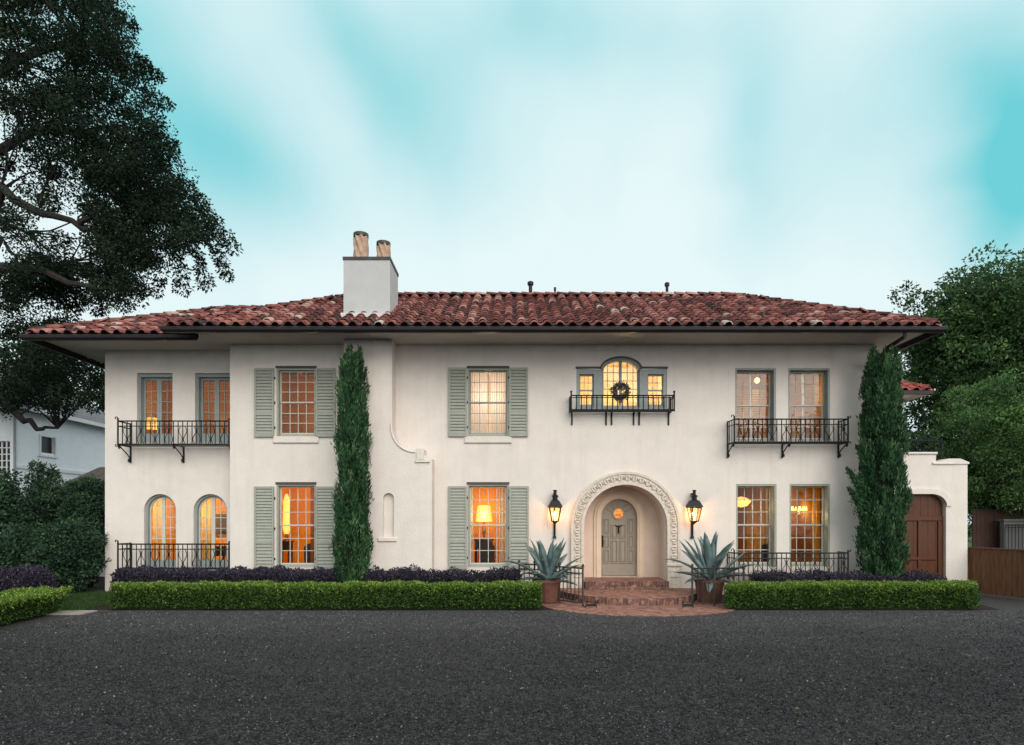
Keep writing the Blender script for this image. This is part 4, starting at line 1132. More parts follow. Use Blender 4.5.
# arched windows room
room(XL + 0.32, XC - 0.03, ya, ya + 2.4, 0.5, 3.6, (0.72, 0.38, 0.07), 'amber plaster')
lamp_light(X(160, ya + 0.8), ya + 0.8, 2.6, 34); lamp_light(X(210, ya + 0.8), ya + 0.8, 2.6, 34)
for k, nm in (('A1', 'outer'), ('A2', 'inner')):
    x0, x1, z0, z1 = win[k]; w_ = x1 - x0
    curtain(x0 + 0.02, x0 + w_ * 0.46, WR + 0.44, z0 + 0.1, z1 + 0.05, CREAMC, 'cream curtain hanging in the arched window %s' % ('farther from the corner with the shutters' if k == 'A1' else 'closer to the shuttered window'), 'curtains in the arched windows', 4)
    if k == 'A1': curtain(x0 + w_ * 0.62, x1 - 0.02, WR + 0.44, z0 + 0.1, z1 + 0.05, GOLDC, 'gold curtain in the arched window farther from the shutters', 'curtains in the arched windows', 3)
t = thing('framed_mirror', (X(219, ya + 2.2), ya + 2.35, 1.8), 'gilt framed mirror seen through the arched window closer to the shutters', 'mirror')
xm = X(219, ya + 2.2)
b = MB(); b.ring([(xm - .2, 1.7), (xm - .2, 2.4), (xm + .2, 2.4), (xm + .2, 1.7), (xm - .2, 1.7)], [(xm - .28, 1.62), (xm - .28, 2.48), (xm + .28, 2.48), (xm + .28, 1.62), (xm - .28, 1.62)], ya + 2.34, ya + 2.38); b.build('frame', BRASS, t)
b = MB(); b.box(xm - .2, xm + .2, ya + 2.36, ya + 2.37, 1.7, 2.4); b.build('mirror_glass', mat('old mirror', (0.12, 0.09, 0.07), 0.1, 0.2, 3, metal=0.7), t)
side_table(X(213, ya + 0.6), ya + 0.6, 0.505, 0.9, 0.4, 0.85, 'dark side table behind the lower wing railing')
# room behind the upper shuttered window by the cypress
x0, x1, z0, z1 = win['U3']
room(x0 - 0.5, x1 + 0.35, YI, YI + 2.0, z0 - 0.7, z1 + 0.25, (0.46, 0.20, 0.05), 'burnt orange plaster')
lamp_light((x0 + x1) / 2 + 0.1, YI + 0.8, z1 - 0.5, 15); 
blind(x0 + 0.08, (x0 + x1) / 2 - 0.02, 0.26, z0 + 0.1, z1 - 0.07, 'brown slat blind in the upper shuttered window, half by the wing')
blind((x0 + x1) / 2 + 0.10, x1 - 0.08, 0.26, z0 + 0.1, z1 - 0.07, 'brown slat blind in the upper shuttered window, half by the cypress')
# living room by the cypress
x0, x1, z0, z1 = win['L3']
room(x0 - 0.6, x1 + 0.5, YI, YI + 2.4, 0.45, z1 + 0.45, (0.72, 0.34, 0.03), 'saffron plaster')
lamp_light((x0 + x1) / 2 + 0.2, YI + 1.0, z1 - 0.35, 30)
tall_lamp(X(286.5, 0.9), 0.9, Z(541, 0.9), 1.45, 0.115, 'tall bright paper lamp in the lower window beside the cypress')
side_table(X(285.5, 0.9), 0.9, 0.46, 0.4, 0.4, Z(541, 0.9) - 0.464, 'dark stand under the tall paper lamp')
curtain(X(310.5, 0.5), x1 - 0.03, 0.5, z0, z1, RUSTC, 'rust curtain drawn aside in the lower window beside the cypress', None, 3)
chair(X(314, 0.9), 0.95, 0.46, 'dark chair behind the rust curtain beside the cypress')
# upper shuttered window nearest the entrance
x0, x1, z0, z1 = win['U4']
room(x0 - 0.4, x1 + 0.4, YI, YI + 1.8, z0 - 0.5, z1 + 0.3, (0.70, 0.60, 0.46), 'ivory plaster')
lamp_light((x0 + x1) / 2, YI + 0.7, (z0 + z1) / 2 + 0.2, 30, (1.0, 0.78, 0.64)); 
curtain(x0 + 0.04, (x0 + x1) / 2 - 0.05, 0.42, z0, z1, WHITEC, 'sheer white curtain, half nearer the chimney, in the upper shuttered window', None, 7, 0.02)
curtain((x0 + x1) / 2 + 0.07, x1 - 0.04, 0.42, z0, z1, WHITEC, 'sheer white curtain, half nearer the balcony, in the upper shuttered window', None, 7, 0.02)
# lower shuttered window by the lantern
x0, x1, z0, z1 = win['L4']
room(x0 - 0.5, x1 + 0.5, YI, YI + 2.2, 0.45, z1 + 0.35, (0.72, 0.34, 0.03), 'orange plaster')
lamp_light(X(486, 1.9), 1.9, Z(510, 1.9), 16)
table_lamp(X(484, 1.2), 1.2, Z(539, 1.2), 1.05, 0.27, 'large shaded lamp glowing in the lower window near the lantern', 12)
chair(X(487, 0.72), 0.75, 0.48, 'dark backed chair in front of the large shaded lamp')
side_table(X(484, 1.2), 1.2, 0.455, 0.6, 0.5, Z(539, 1.2) - 0.459, 'dark table carrying the large shaded lamp')
curtain(X(499, 0.45), x1 - 0.03, 0.45, z0, z1, WHITEC, 'white curtain drawn back beside the large shaded lamp', None, 3)
curtain(x0 + 0.03, x0 + 0.16, 0.45, z0, z1, WHITEC, 'narrow white curtain edge in the lower window on the chimney side', None, 1)
# stair landing above the door
room(X(574), X(670), YI, YI + 1.6, z5b - 0.4, z5s + 0.55, (0.78, 0.60, 0.34), 'yellow plaster')
lamp_light(C5 - 0.5, YI + 0.6, z5b + 0.75, 22, (1.0, 0.80, 0.52)); lamp_light(C5 + 0.7, YI + 0.6, z5b + 0.75, 22, (1.0, 0.80, 0.52))
# upper bedroom with reflective panes
x0, z0, z1 = win['U6'][0], win['U6'][2], win['U6'][3]; x1 = win['U7'][1]
room(x0 - 0.4, x1 + 0.4, YI, YI + 2.2, z0 - 0.6, z1 + 0.25, (0.38, 0.20, 0.09), 'brown plaster')
lamp_light(X(757, 1.2), 1.0, Z(377, 1.2), 18); lamp_light(X(806, 1.2), 1.2, Z(395, 1.2), 13)
pendant(X(758, 0.55), 0.62, Z(380, 0.55), z1 + 0.25, 0.085, 'bare round bulb shining at the top of the upper balcony window', dish=False)
for k, w1, w2 in (('U6', 'balcony window with the bulb', 'b'), ('U7', 'balcony window nearest the cypress', 'c')):
    a, c = win[k][0], win[k][1]; m_ = (a + c) / 2
    blind(a + 0.08, m_ - 0.03, 0.42, z0 + 0.12, z1 - 0.45 if k == 'U6' else z1 - 0.08, 'brown slat blind, half toward the entrance, in the upper %s' % w1)
    blind(m_ + 0.07, c - 0.08, 0.42, z0 + 0.12, z1 - 0.45 if k == 'U6' else z1 - 0.08, 'brown slat blind, half toward the garage, in the upper %s' % w1)
for k in ('U6', 'U7'):
    a, c = win[k][0], win[k][1]; m_ = (a + c) / 2 + 0.02
    b = MB(); b.box(m_ - 0.035, m_ + 0.035, 0.40, 0.44, win[k][2] + 0.1, win[k][3] - 0.07); b.build('inner_shutter_stile', NTRIM, house)
# dining room
x0, z0, z1 = win['L6'][0], win['L6'][2], win['L6'][3]; x1 = win['L7'][1]
room(x0 - 0.5, x1 + 0.5, YI, YI + 2.8, 0.45, z1 + 0.35, (0.40, 0.17, 0.025), 'chestnut plaster')
pendant(X(741, 1.0), 1.0, Z(503, 1.0), z1 + 0.33, 0.30, 'shallow glowing dish lamp in the lower window next to the agave', True, 10)
chandelier(X(798, 1.1), 1.1, Z(512, 1.1), z1 + 0.33, 0.22, 'small brass chandelier lit in the lower window near the cypress', 12)
lamp_light(X(797, 2.6), 2.6, Z(510, 2.6), 9)  # added light without a fixture, brightening the wall behind the chandelier
curtain(X(766, 0.5), win['L6'][1] - 0.03, 0.5, z0, z1, WHITEC, 'pale curtain in the dish lamp window of the lower room', None, 2)
curtain(X(812, 0.55), X(820, 0.55), 0.55, z0, z1, GOLDC, 'gold curtain beside the chandelier', None, 2)
curtain(X(821, 0.5), win['L7'][1] - 0.03, 0.5, z0, z1, RUSTC, 'rust curtain at the cypress edge of the chandelier window', None, 2)
curtain(X(747, 2.2), X(764, 2.2), 2.2, 0.5, z1 + 0.2, GOLDC, 'gold curtain hanging behind the dish lamp', None, 4)
t = thing('dining_table', (X(750, 1.3), 1.3, 0.455), 'dark dining table under the dish lamp', 'table')
xm = X(752, 1.3)
b = MB(); b.bev(xm - 0.7, xm + 0.7, 0.95, 1.7, 1.18, 1.23, 0.01); b.build('tabletop', mat('red polished wood', (0.28, 0.09, 0.03), 0.3, 0.2, 5), t)
for sx in (-1, 1):
    for yy in (1.05, 1.6):
        b = MB(); b.tube([(xm + sx * 0.6, yy, 0.455), (xm + sx * 0.6, yy, 1.178)], [0.03, 0.045], 8); b.build('leg', DARKFURN, t)
chair(X(765, 0.75), 0.72, 0.455, 'dark dining chair pulled up to the table under the dish lamp')

# wreath in the arched window above the door
b = MB(); cz = Z(391); rng = np.random.default_rng(3)
n = 900; a = rng.random(n) * 2 * PI; rr = 0.20 + rng.normal(size=n) * 0.045
pts = np.stack([C5 + rr * np.cos(a), 0.06 + rng.normal(size=n) * 0.02, cz + rr * np.sin(a)], 1)
WREATHM = ramp_mat('wreath leaves', [(0, (0.05, 0.055, 0.06)), (1, (0.17, 0.18, 0.19))])
wr = thing('wreath', (C5, 0.06, cz), 'dusty grey round wreath hanging in the arched window above the door', 'wreath')
leaves('foliage', pts, rng.normal(size=(n, 3)), 0.075, 0.035, WREATHM, wr, rng=rng)
b.tube([(C5 + 0.2 * math.cos(2 * PI * i / 24), 0.06, cz + 0.2 * math.sin(2 * PI * i / 24)) for i in range(25)], 0.035, 6); b.build('ring', IRONG, wr)

# ------------------------------------------------------------------ garage wing, rear wing
GY = 0.30
gx0, gx1 = XR + 0.002, X(967.5, GY)
gt0, gt1 = Z(454.5, GY), Z(464, GY)
gxs = X(936, GY)
garage = thing('garage_wing', (12, GY, 0), 'low cream stucco wing with stepped parapet and mahogany door', 'garage')
dx1 = X(946, GY); dzt, dzc = Z(494, GY), Z(506, GY)
dxl = X(872, GY); dxc = X(931, GY)
dh = [(XR + 0.25, 0.0), (XR + 0.25, dzt), (dxc, dzt)] + [(dxc + (dx1 - dxc) * math.sin(PI / 2 * i / 8), dzc + (dzt - dzc) * math.cos(PI / 2 * i / 8)) for i in range(1, 9)] + [(dx1, 0.0)]
w = MB()
w.panel([(gx0, 0), (gx0, gt0), (gxs, gt0), (gxs, gt1), (gx1, gt1), (gx1, 0), (dx1, 0.0)] + dh[1:-1][::-1] + [(XR + 0.25, 0)], [], GY, GY + 0.3)
w.box(gx1 - 0.3, gx1, GY + 0.302, 5.0, 0, gt1)
w.box(gx0, gx1 - 0.302, GY + 0.302, 5.0, gt1 - 0.55, gt1 - 0.3)
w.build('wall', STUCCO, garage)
b = MB()
b.bev(gx0, gxs + 0.03, GY - 0.05, GY + 0.34, gt0 + 0.001, gt0 + 0.07, 0.02)
b.bev(gxs - 0.12, gxs + 0.55, GY - 0.05, GY - 0.002, gt1 - 0.02, gt1 + 0.05, 0.02)
b.prism([(gxs + 0.02, gt1 + 0.001), (gxs + 0.02, gt1 + 0.05), (gxs + 0.35, gt1 + 0.16), (gxs + 0.7, gt1 + 0.16), (gx1 + 0.03, gt1 + 0.05), (gx1 + 0.03, gt1 + 0.001)], GY - 0.04, GY + 0.34)
b.build('coping', STUCCO, garage)
b = MB()
inn = dh[1:-1] ; o_ = [(XR + 0.25, dzt + 0.16), (dxc + 0.02, dzt + 0.16)] + [(dxc + 0.02 + (dx1 + 0.14 - dxc) * math.sin(PI / 2 * i / 8), dzc + 0.0 + (dzt + 0.16 - dzc) * math.cos(PI / 2 * i / 8)) for i in range(1, 9)]
b.ring(inn, o_, GY - 0.05, GY - 0.001)
b.build('door_moulding', STUCCO, garage)
b = MB()
b.box(XR + 0.2, dx1 + 0.1, GY + 0.16, GY + 0.20, 0.02, dzt + 0.1)
gd = b.build('garage_door', MAHOG, garage)
b = MB()
yy = GY + 0.13
xl_ = XR + 0.3
zr_ = Z(518.5, GY)
for k in range(9):
    a = xl_ + (dx1 - xl_) * k / 9
    b.bev(a + 0.002, a + (dx1 - xl_) / 9 - 0.002, yy + 0.012, GY + 0.159, 0.03, dzt, 0.003)
b.bev(xl_, dx1, yy - 0.03, yy + 0.011, zr_ - 0.07, zr_ + 0.07, 0.01)
b.bev(xl_, dx1, yy - 0.03, yy + 0.011, 0.04, 0.30, 0.01)
b.bev(dx1 - 0.16, dx1, yy - 0.028, yy + 0.011, 0.30, zr_ - 0.07, 0.01)
xm = X(922, GY)
b.bev(xm - 0.05, xm + 0.05, yy - 0.028, yy + 0.011, 0.30, zr_ - 0.07, 0.01)
zz = Z(558, GY); b.bev(X(908, GY), X(939, GY), yy - 0.035, yy + 0.011, zz - 0.07, zz + 0.02, 0.01)
b.build('door_boards', MAHOG, gd)
# roof terrace rail
b = MB()
rz0, rz1 = gt0 + 0.12, gt0 + 0.45
railing_mesh(b, (gx0 + 0.1, GY + 0.25), (X(948, GY), GY + 0.25), rz0 - 0.02, rz1, pitch=0.11, gap=0.05, scroll=0, r=0.009)
for k in range(4):
    x_ = gx0 + 0.1 + (X(948, GY) - gx0 - 0.1) * k / 3
    b.tube([(x_, GY + 0.25, gt1), (x_, GY + 0.25, rz1 + 0.03)], 0.016, 6)
b.build('terrace_rail', IRON, garage)
# rear wing
ry = 5.0
rear = thing('rear_wing', (13, ry, 0), 'rear wing with small red clay roof beyond the garage terrace', 'building')
b = MB(); b.box(11.0, X(904, ry), ry, ry + 4, 0, 6.72); b.build('wall', STUCCO, rear)
rt = hip_roof(9.5, X(931, ry - 1.0), ry - 1.0, ry + 5.0, 6.82, 0.5, 'roof', rear, TILER, per=0.40, exp=0.36, sides='FR')
b = MB(); b.box(9.6, X(931, ry - 1.0) - 0.03, ry - 0.98, ry + 4.98, 6.70, 6.73); b.build('soffit', SOFFIT, rear)
b = MB(); b.box(9.6, X(932, ry - 1.0), ry - 1.08, ry - 0.985, 6.70, 6.83); b.box(X(931, ry - 1.0) - 0.02, X(931, ry - 1.0) + 0.06, ry - 0.98, ry + 5, 6.70, 6.83); b.build('gutter', GUTTER, rear)

# ------------------------------------------------------------------ lanterns
LG = glass_mat('lantern glass', 1.2, (1.0, 0.93, 0.82))
FLAME = emit_mat('gas flame', (1.0, 0.55, 0.16), 14.0)
def lantern(x, label):
    yl = -0.24
    t = thing('wall_lantern', (x, -0.002, 1.66), label, 'lantern', 'gas lanterns flanking the entrance')
    b = MB()
    b.box(x - 0.03, x + 0.03, -0.06, -0.002, 1.67, 2.2); b.box(x - 0.05, x + 0.05, -0.07, -0.002, 1.66, 1.72)
    b.tube([(x, -0.05, 2.05), (x, yl * 0.7, 2.08), (x, yl, 2.16)], 0.022, 6)
    b.tube([(x, -0.05, 1.72), (x, -0.05, 2.95)], 0.022, 6)
    b.lathe([(0.05, 0), (0.05, 0.02), (0.035, 0.04)], (x, -0.05, 2.95), 10)
    b.build('bracket', IRON, t)
    z0, z1 = 2.17, 2.57
    r0, r1 = 0.095, 0.165
    b = MB()
    cs = [(-1, -1), (1, -1), (1, 1), (-1, 1)]
    for i in range(4):
        a, c = cs[i], cs[(i + 1) % 4]
        b.tube([(x + a[0] * r0, yl + a[1] * r0, z0), (x + a[0] * r1, yl + a[1] * r1, z1)], 0.013, 5)
        b.tube([(x + a[0] * r0, yl + a[1] * r0, z0), (x + c[0] * r0, yl + c[1] * r0, z0)], 0.014, 5)
        b.tube([(x + a[0] * r1, yl + a[1] * r1, z1), (x + c[0] * r1, yl + c[1] * r1, z1)], 0.014, 5)
    b.lathe([(0.03, -0.06), (0.08, -0.015), (0.13, 0.0)], (x, yl, z0 - 0.012), 10)
    fr = b.build('frame', IRON, t)
    b = MB()
    for i in range(4):
        a, c = cs[i], cs[(i + 1) % 4]
        b.quad((x + a[0] * r0, yl + a[1] * r0, z0), (x + c[0] * r0, yl + c[1] * r0, z0), (x + c[0] * r1, yl + c[1] * r1, z1), (x + a[0] * r1, yl + a[1] * r1, z1))
    b.build('pane', LG, fr)
    b = MB()
    prof = [(0.205, z1), (0.197, z1 + 0.03), (0.115, z1 + 0.19), (0.075, z1 + 0.21)]
    vs = [(x + c[0] * r, yl + c[1] * r, z) for r, z in prof for c in cs]
    b.add(vs, [(i * 4 + k, i * 4 + (k + 1) % 4, i * 4 + 4 + (k + 1) % 4, i * 4 + 4 + k) for i in range(3) for k in range(4)] + [(3, 2, 1, 0)])
    b.lathe([(0.075, z1 + 0.2), (0.075, z1 + 0.30), (0.10, z1 + 0.31), (0.10, z1 + 0.335), (0.045, z1 + 0.37), (0.045, z1 + 0.47), (0.06, z1 + 0.475), (0.06, z1 + 0.50), (0.0, z1 + 0.51)], (x, yl, 0), 12, cap=False)
    b.build('lantern_roof', IRON, t)
    b = MB(); b.lathe([(0.012, 0), (0.035, 0.05), (0.03, 0.10), (0.008, 0.18), (0.0, 0.2)], (x, yl, z0 + 0.10), 10, cap=False)
    b.lathe([(0.02, -0.11), (0.012, 0)], (x, yl, z0 + 0.10), 8)
    b.build('flame', FLAME, t)
    for sx in (0,):
        lamp_light(x, yl, z0 + 0.24, 18.0, (1.0, 0.50, 0.22), 0.05)
lantern(1.25, 'black iron gas lantern on the wall above the smaller agave')
lantern(5.29, 'black iron gas lantern on the wall above the larger agave')

# ------------------------------------------------------------------ pots, agaves, entrance railings
def pot(x, y, r, h, label):
    t = thing('plant_pot', (x, y, 0.02), label, 'pot', 'terracotta pots by the entrance')
    b = MB()
    n = 32; prof = [(0.74, 0), (0.80, 0.06), (0.90, 0.5), (0.97, 0.86)]
    vs = []; fs = []
    for rr, zz in prof:
        for k in range(n):
            q = r * rr * (1 + 0.018 * (k % 2))
            vs.append((x + q * math.cos(2 * PI * k / n), y + q * math.sin(2 * PI * k / n), 0.02 + zz * h))
    for i in range(len(prof) - 1):
        for k in range(n): fs.append((i * n + k, i * n + (k + 1) % n, (i + 1) * n + (k + 1) % n, (i + 1) * n + k))
    fs.append(tuple(range(n))[::-1])
    b.add(vs, fs); po_ = b.build('pot_body', TERRA, t)
    b = MB(); b.lathe([(r * 0.96, h * 0.85), (r * 1.06, h * 0.87), (r * 1.06, h * 0.99), (r, h), (r * 0.92, h * 0.99), (r * 0.9, h * 0.86)], (x, y, 0.02), 32, cap=False); b.build('rim', TERRA, t)
    b = MB(); b.lathe([(0.01, h * 0.9), (r * 0.92, h * 0.88)], (x, y, 0.02), 20, cap=False); b.build('soil', SOIL, t)
AGM, ant, abs_ = base_mat('agave leaf')
abs_.inputs['Roughness'].default_value = 0.5
at_ = N('ShaderNodeTexCoord', ant); an_ = N('ShaderNodeTexNoise', ant); an_.inputs['Scale'].default_value = 5; an_.inputs['Detail'].default_value = 5
ant.links.new(at_.outputs['Object'], an_.inputs['Vector'])
ar_ = N('ShaderNodeValToRGB', ant); ar_.color_ramp.elements[0].position = 0.35; ar_.color_ramp.elements[0].color = (0.080, 0.140, 0.140, 1); ar_.color_ramp.elements[1].position = 0.7; ar_.color_ramp.elements[1].color = (0.19, 0.275, 0.275, 1)
ant.links.new(an_.outputs[0], ar_.inputs[0]); ant.links.new(ar_.outputs[0], abs_.inputs['Base Color'])
def agave(x, y, z, size, seed, label, nl=29):
    rg = random.Random(seed)
    t = thing('agave', (x, y, z), label, 'agave', 'agaves in terracotta pots')
    b = MB()
    for i in range(nl):
        f = i / (nl - 1)
        az = i * 2.39996 + rg.uniform(-0.25, 0.25)
        el = R(84 - 92 * f ** 1.15 + rg.uniform(-6, 6))
        L = size * (0.92 + 0.12 * math.sin(f * PI) - (0.25 * f if f > 0.7 else 0)) * rg.uniform(0.88, 1.08)
        W = size * 0.086 * rg.uniform(0.85, 1.1)
        bend = rg.uniform(-0.15, 0.35) if f < 0.5 else rg.uniform(0.1, 0.8)
        p = Vector((x + 0.05 * math.cos(az), y + 0.05 * math.sin(az), z + 0.02))
        out_ = Vector((math.cos(az), math.sin(az), 0)); side = Vector((-math.sin(az), math.cos(az), 0))
        n = 9; vs = []
        for k in range(n + 1):
            s_ = k / n
            e = el - bend * s_ * s_
            d = out_ * math.cos(e) + Vector((0, 0, 1)) * math.sin(e)
            nr = -out_ * math.sin(e) + Vector((0, 0, 1)) * math.cos(e)
            w_ = W * (0.75 + 0.9 * s_ - 0.2 * s_ * s_) * (1 - s_ ** 2.6) ** 0.9 + 0.002
            th = 0.035 * size * (1 - s_) + 0.003
            vs += [p + side * w_ + nr * w_ * 0.42, p + nr * 0.0 + nr * th * 0.2, p - side * w_ + nr * w_ * 0.42, p - nr * th]
            p = p + d * (L / n)
        fs = [(k * 4 + j, k * 4 + (j + 1) % 4, (k + 1) * 4 + (j + 1) % 4, (k + 1) * 4 + j) for k in range(n) for j in range(4)]
        b.add(vs, fs)
    b.build('leaves', AGM, t, smooth=True)
pot(0.93, -1.72, 0.37, 0.62, 'dark ribbed terracotta pot holding the smaller agave')
pot(5.28, -1.62, 0.38, 0.62, 'dark terracotta pot behind the iron rail, holding the larger agave')
agave(0.95, -1.72, 0.60, 1.2, 5, 'smaller blue grey agave in the ribbed pot near the shuttered window')
agave(5.32, -1.62, 0.60, 1.28, 11, 'larger blue grey agave in the pot behind the iron rail', 29)
def entrance_rail(pts, label, scr):
    t = thing('entrance_railing', (*pts[0], 0.02), label, 'railing', 'iron railings beside the entrance steps')
    b = MB()
    for p, q in zip(pts[:-1], pts[1:]): railing_mesh(b, p, q, 0.10, 0.98, pitch=0.14, gap=0.13, scroll=0, r=0.013)
    b.build('rail_panel', IRONG, t)
    for i, p in enumerate(pts):
        b = MB(); b.tube([(*p, 0.0), (*p, 1.02)], 0.026, 6); b.lathe([(0.03, 0), (0.04, 0.03), (0.03, 0.06), (0.0, 0.085)], (*p, 1.02), 10, cap=False); b.build('post', IRONG, t)
    # boot scraper at the foot of the front post
    b = MB(); p = pts[0]; sg = scr
    xs = p[0] + sg * 0.05
    b.box(min(xs, xs + sg * 0.26), max(xs, xs + sg * 0.26), p[1] - 0.25, p[1] - 0.24, 0.05, 0.11)
    for q in (xs, xs + sg * 0.26):
        b.tube([(q, p[1] - 0.245, 0.019), (q, p[1] - 0.245, 0.16)] + spiral((q + 0.03, p[1] - 0.245, 0.17), 0.03, 1.0, PI, (1, 0, 0), (0, 0, 1), 8), 0.011, 5)
    b.tube([(xs, p[1] - 0.245, 0.03), (p[0], p[1], 0.05)], 0.012, 5)
    b.build('boot_scraper', IRON, t)
entrance_rail([(1.80, -2.45), (1.25, -1.90), (0.62, -1.18), (0.20, -0.95)], 'grey iron railing beside the steps passing behind the smaller agave', 1)
entrance_rail([(4.58, -2.45), (5.15, -2.42), (5.95, -2.28)], 'grey iron railing beside the steps passing in front of the larger agave pot', -1)

# ------------------------------------------------------------------ clipped hedges and low planting
rng = np.random.default_rng(11)
HEDGE = ramp_mat('boxwood leaf', [(0.0, (0.020, 0.048, 0.010)), (0.4, (0.058, 0.125, 0.020)), (0.75, (0.150, 0.255, 0.036)), (1.0, (0.31, 0.42, 0.08))], noise=0.26, nscale=5, transl=0.25, rough=0.55, spec=0.3)
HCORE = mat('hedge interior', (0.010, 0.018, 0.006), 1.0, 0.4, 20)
PURP = ramp_mat('purple leaf', [(0.0, (0.010, 0.009, 0.015)), (0.5, (0.036, 0.030, 0.050)), (0.85, (0.080, 0.068, 0.100)), (1.0, (0.16, 0.14, 0.175))], noise=0.15, nscale=3, transl=0.15)
def hedge(corners, h, label, cat='hedge', dens=3300, lsize=0.05, m=HEDGE, name='hedge', rough=0.055, topy=0.40, core=True, group=None, xf=0.26, grow=0.0):
    """corners: 4 plan points. leaf-covered block over a dark interior"""
    c = [Vector((*p, 0)) for p in corners]
    ctr = sum(c, Vector()) / 4
    t = thing(name, (ctr.x, ctr.y, 0), label, cat, group)
    A, B, Cc, Dd = c
    ins = 0.12
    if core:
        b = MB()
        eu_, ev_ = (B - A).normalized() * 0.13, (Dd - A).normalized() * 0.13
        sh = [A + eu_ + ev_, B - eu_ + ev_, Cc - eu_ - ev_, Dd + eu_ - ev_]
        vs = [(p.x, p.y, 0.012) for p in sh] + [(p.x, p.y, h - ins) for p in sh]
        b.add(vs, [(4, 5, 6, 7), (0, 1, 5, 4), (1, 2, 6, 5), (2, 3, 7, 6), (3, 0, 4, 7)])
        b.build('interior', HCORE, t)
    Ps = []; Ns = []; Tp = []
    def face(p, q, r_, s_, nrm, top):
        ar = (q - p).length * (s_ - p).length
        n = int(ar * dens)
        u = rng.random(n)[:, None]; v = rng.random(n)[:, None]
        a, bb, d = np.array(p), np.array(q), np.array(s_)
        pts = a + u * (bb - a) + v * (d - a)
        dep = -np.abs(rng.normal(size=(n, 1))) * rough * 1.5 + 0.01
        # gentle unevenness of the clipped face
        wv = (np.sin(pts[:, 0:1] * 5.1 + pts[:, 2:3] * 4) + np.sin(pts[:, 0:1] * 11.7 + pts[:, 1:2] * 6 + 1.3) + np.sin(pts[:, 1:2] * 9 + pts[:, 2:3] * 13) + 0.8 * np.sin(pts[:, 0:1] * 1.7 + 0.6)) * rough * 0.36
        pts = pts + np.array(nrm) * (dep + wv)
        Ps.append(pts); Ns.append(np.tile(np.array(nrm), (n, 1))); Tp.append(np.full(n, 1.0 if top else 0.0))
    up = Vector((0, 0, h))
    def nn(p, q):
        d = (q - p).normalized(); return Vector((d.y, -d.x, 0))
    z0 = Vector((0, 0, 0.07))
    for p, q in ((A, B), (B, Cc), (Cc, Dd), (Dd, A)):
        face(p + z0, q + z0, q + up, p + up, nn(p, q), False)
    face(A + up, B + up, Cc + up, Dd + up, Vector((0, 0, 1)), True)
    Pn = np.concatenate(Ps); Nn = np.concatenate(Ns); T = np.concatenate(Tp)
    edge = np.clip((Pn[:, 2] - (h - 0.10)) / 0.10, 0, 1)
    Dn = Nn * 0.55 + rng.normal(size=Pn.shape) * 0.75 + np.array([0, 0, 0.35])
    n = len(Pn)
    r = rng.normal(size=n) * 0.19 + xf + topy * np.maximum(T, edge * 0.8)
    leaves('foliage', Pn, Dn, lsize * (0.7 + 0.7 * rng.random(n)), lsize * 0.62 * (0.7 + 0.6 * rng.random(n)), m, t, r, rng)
    return t
hx0, hx1 = X(110, -3.1), X(541, -3.1)
hedge([(hx0, -3.1), (hx1, -3.1), (hx1, -2.35), (hx0, -2.35)], 0.615, 'long clipped green hedge running from the wing to the smaller agave')
hedge([(X(726, -3.1), -3.1), (X(977, -3.1), -3.1), (X(974, -2.0), -1.9), (X(730, -2.3), -2.3)], 0.615, 'clipped green hedge in front of the dining room windows and cypress')
hedge([(-11.35, -9.5), (-10.15, -9.5), (-10.72, -3.45), (-11.6, -3.45)], 0.57, 'clipped green hedge beside the lawn at the edge of the drive', dens=2600)
def low_shrub(x0, x1, y0, y1, h, label, n, group='purple loropetalum planting'):
    t = thing('purple_shrub', ((x0 + x1) / 2, (y0 + y1) / 2, 0), label, 'shrub', group)
    n = int(n * 2.6); k = max(3, int((x1 - x0) / 0.27))
    cx = np.linspace(x0 + 0.2, x1 - 0.2, k) + rng.normal(size=k) * 0.06
    cy = y0 + (y1 - y0) * (0.35 + 0.3 * rng.random(k)); ch = h * (0.88 + 0.2 * rng.random(k))
    i = rng.integers(0, k, n)
    th = rng.random(n) * 2 * PI; ph = np.arccos(rng.random(n)); rad = 0.72 + 0.3 * rng.random(n) ** 0.5
    dx = np.sin(ph) * np.cos(th); dy = np.sin(ph) * np.sin(th); dz = np.cos(ph)
    pts = np.stack([cx[i] + dx * rad * 0.34, cy[i] + dy * rad * (y1 - y0) * 0.5, 0.1 + dz * rad * (ch[i] - 0.12)], 1)
    Dn = np.stack([dx, dy, dz + 0.5], 1) + rng.normal(size=(n, 3)) * 0.6
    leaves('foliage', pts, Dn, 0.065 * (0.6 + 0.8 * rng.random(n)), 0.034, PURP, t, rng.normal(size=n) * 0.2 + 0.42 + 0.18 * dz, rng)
    b = MB()
    for j in range(k):
        for q in range(3):
            b.tube([(cx[j], cy[j], 0.01), (cx[j] + rng.normal() * 0.12, cy[j] + rng.normal() * 0.1, ch[j] * 0.8)], [0.014, 0.005], 5)
    b.build('stem', BARK, t)
    b = MB(); pf = []
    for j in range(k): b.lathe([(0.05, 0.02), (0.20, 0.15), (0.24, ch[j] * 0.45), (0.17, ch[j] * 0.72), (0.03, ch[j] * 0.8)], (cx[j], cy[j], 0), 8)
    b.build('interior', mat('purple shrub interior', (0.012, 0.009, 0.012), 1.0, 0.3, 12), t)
GP = 'purple loropetalum planting'
hedge([(-10.5, -2.0), (X(334, -1.4), -2.0), (X(334, -1.4), -0.75), (-10.5, -0.75)], 0.81, 'purple leaved low planting below the wing railing', 'shrub', 2600, 0.055, PURP, 'purple_shrub', 0.10, 0.16, group=GP, xf=0.36)
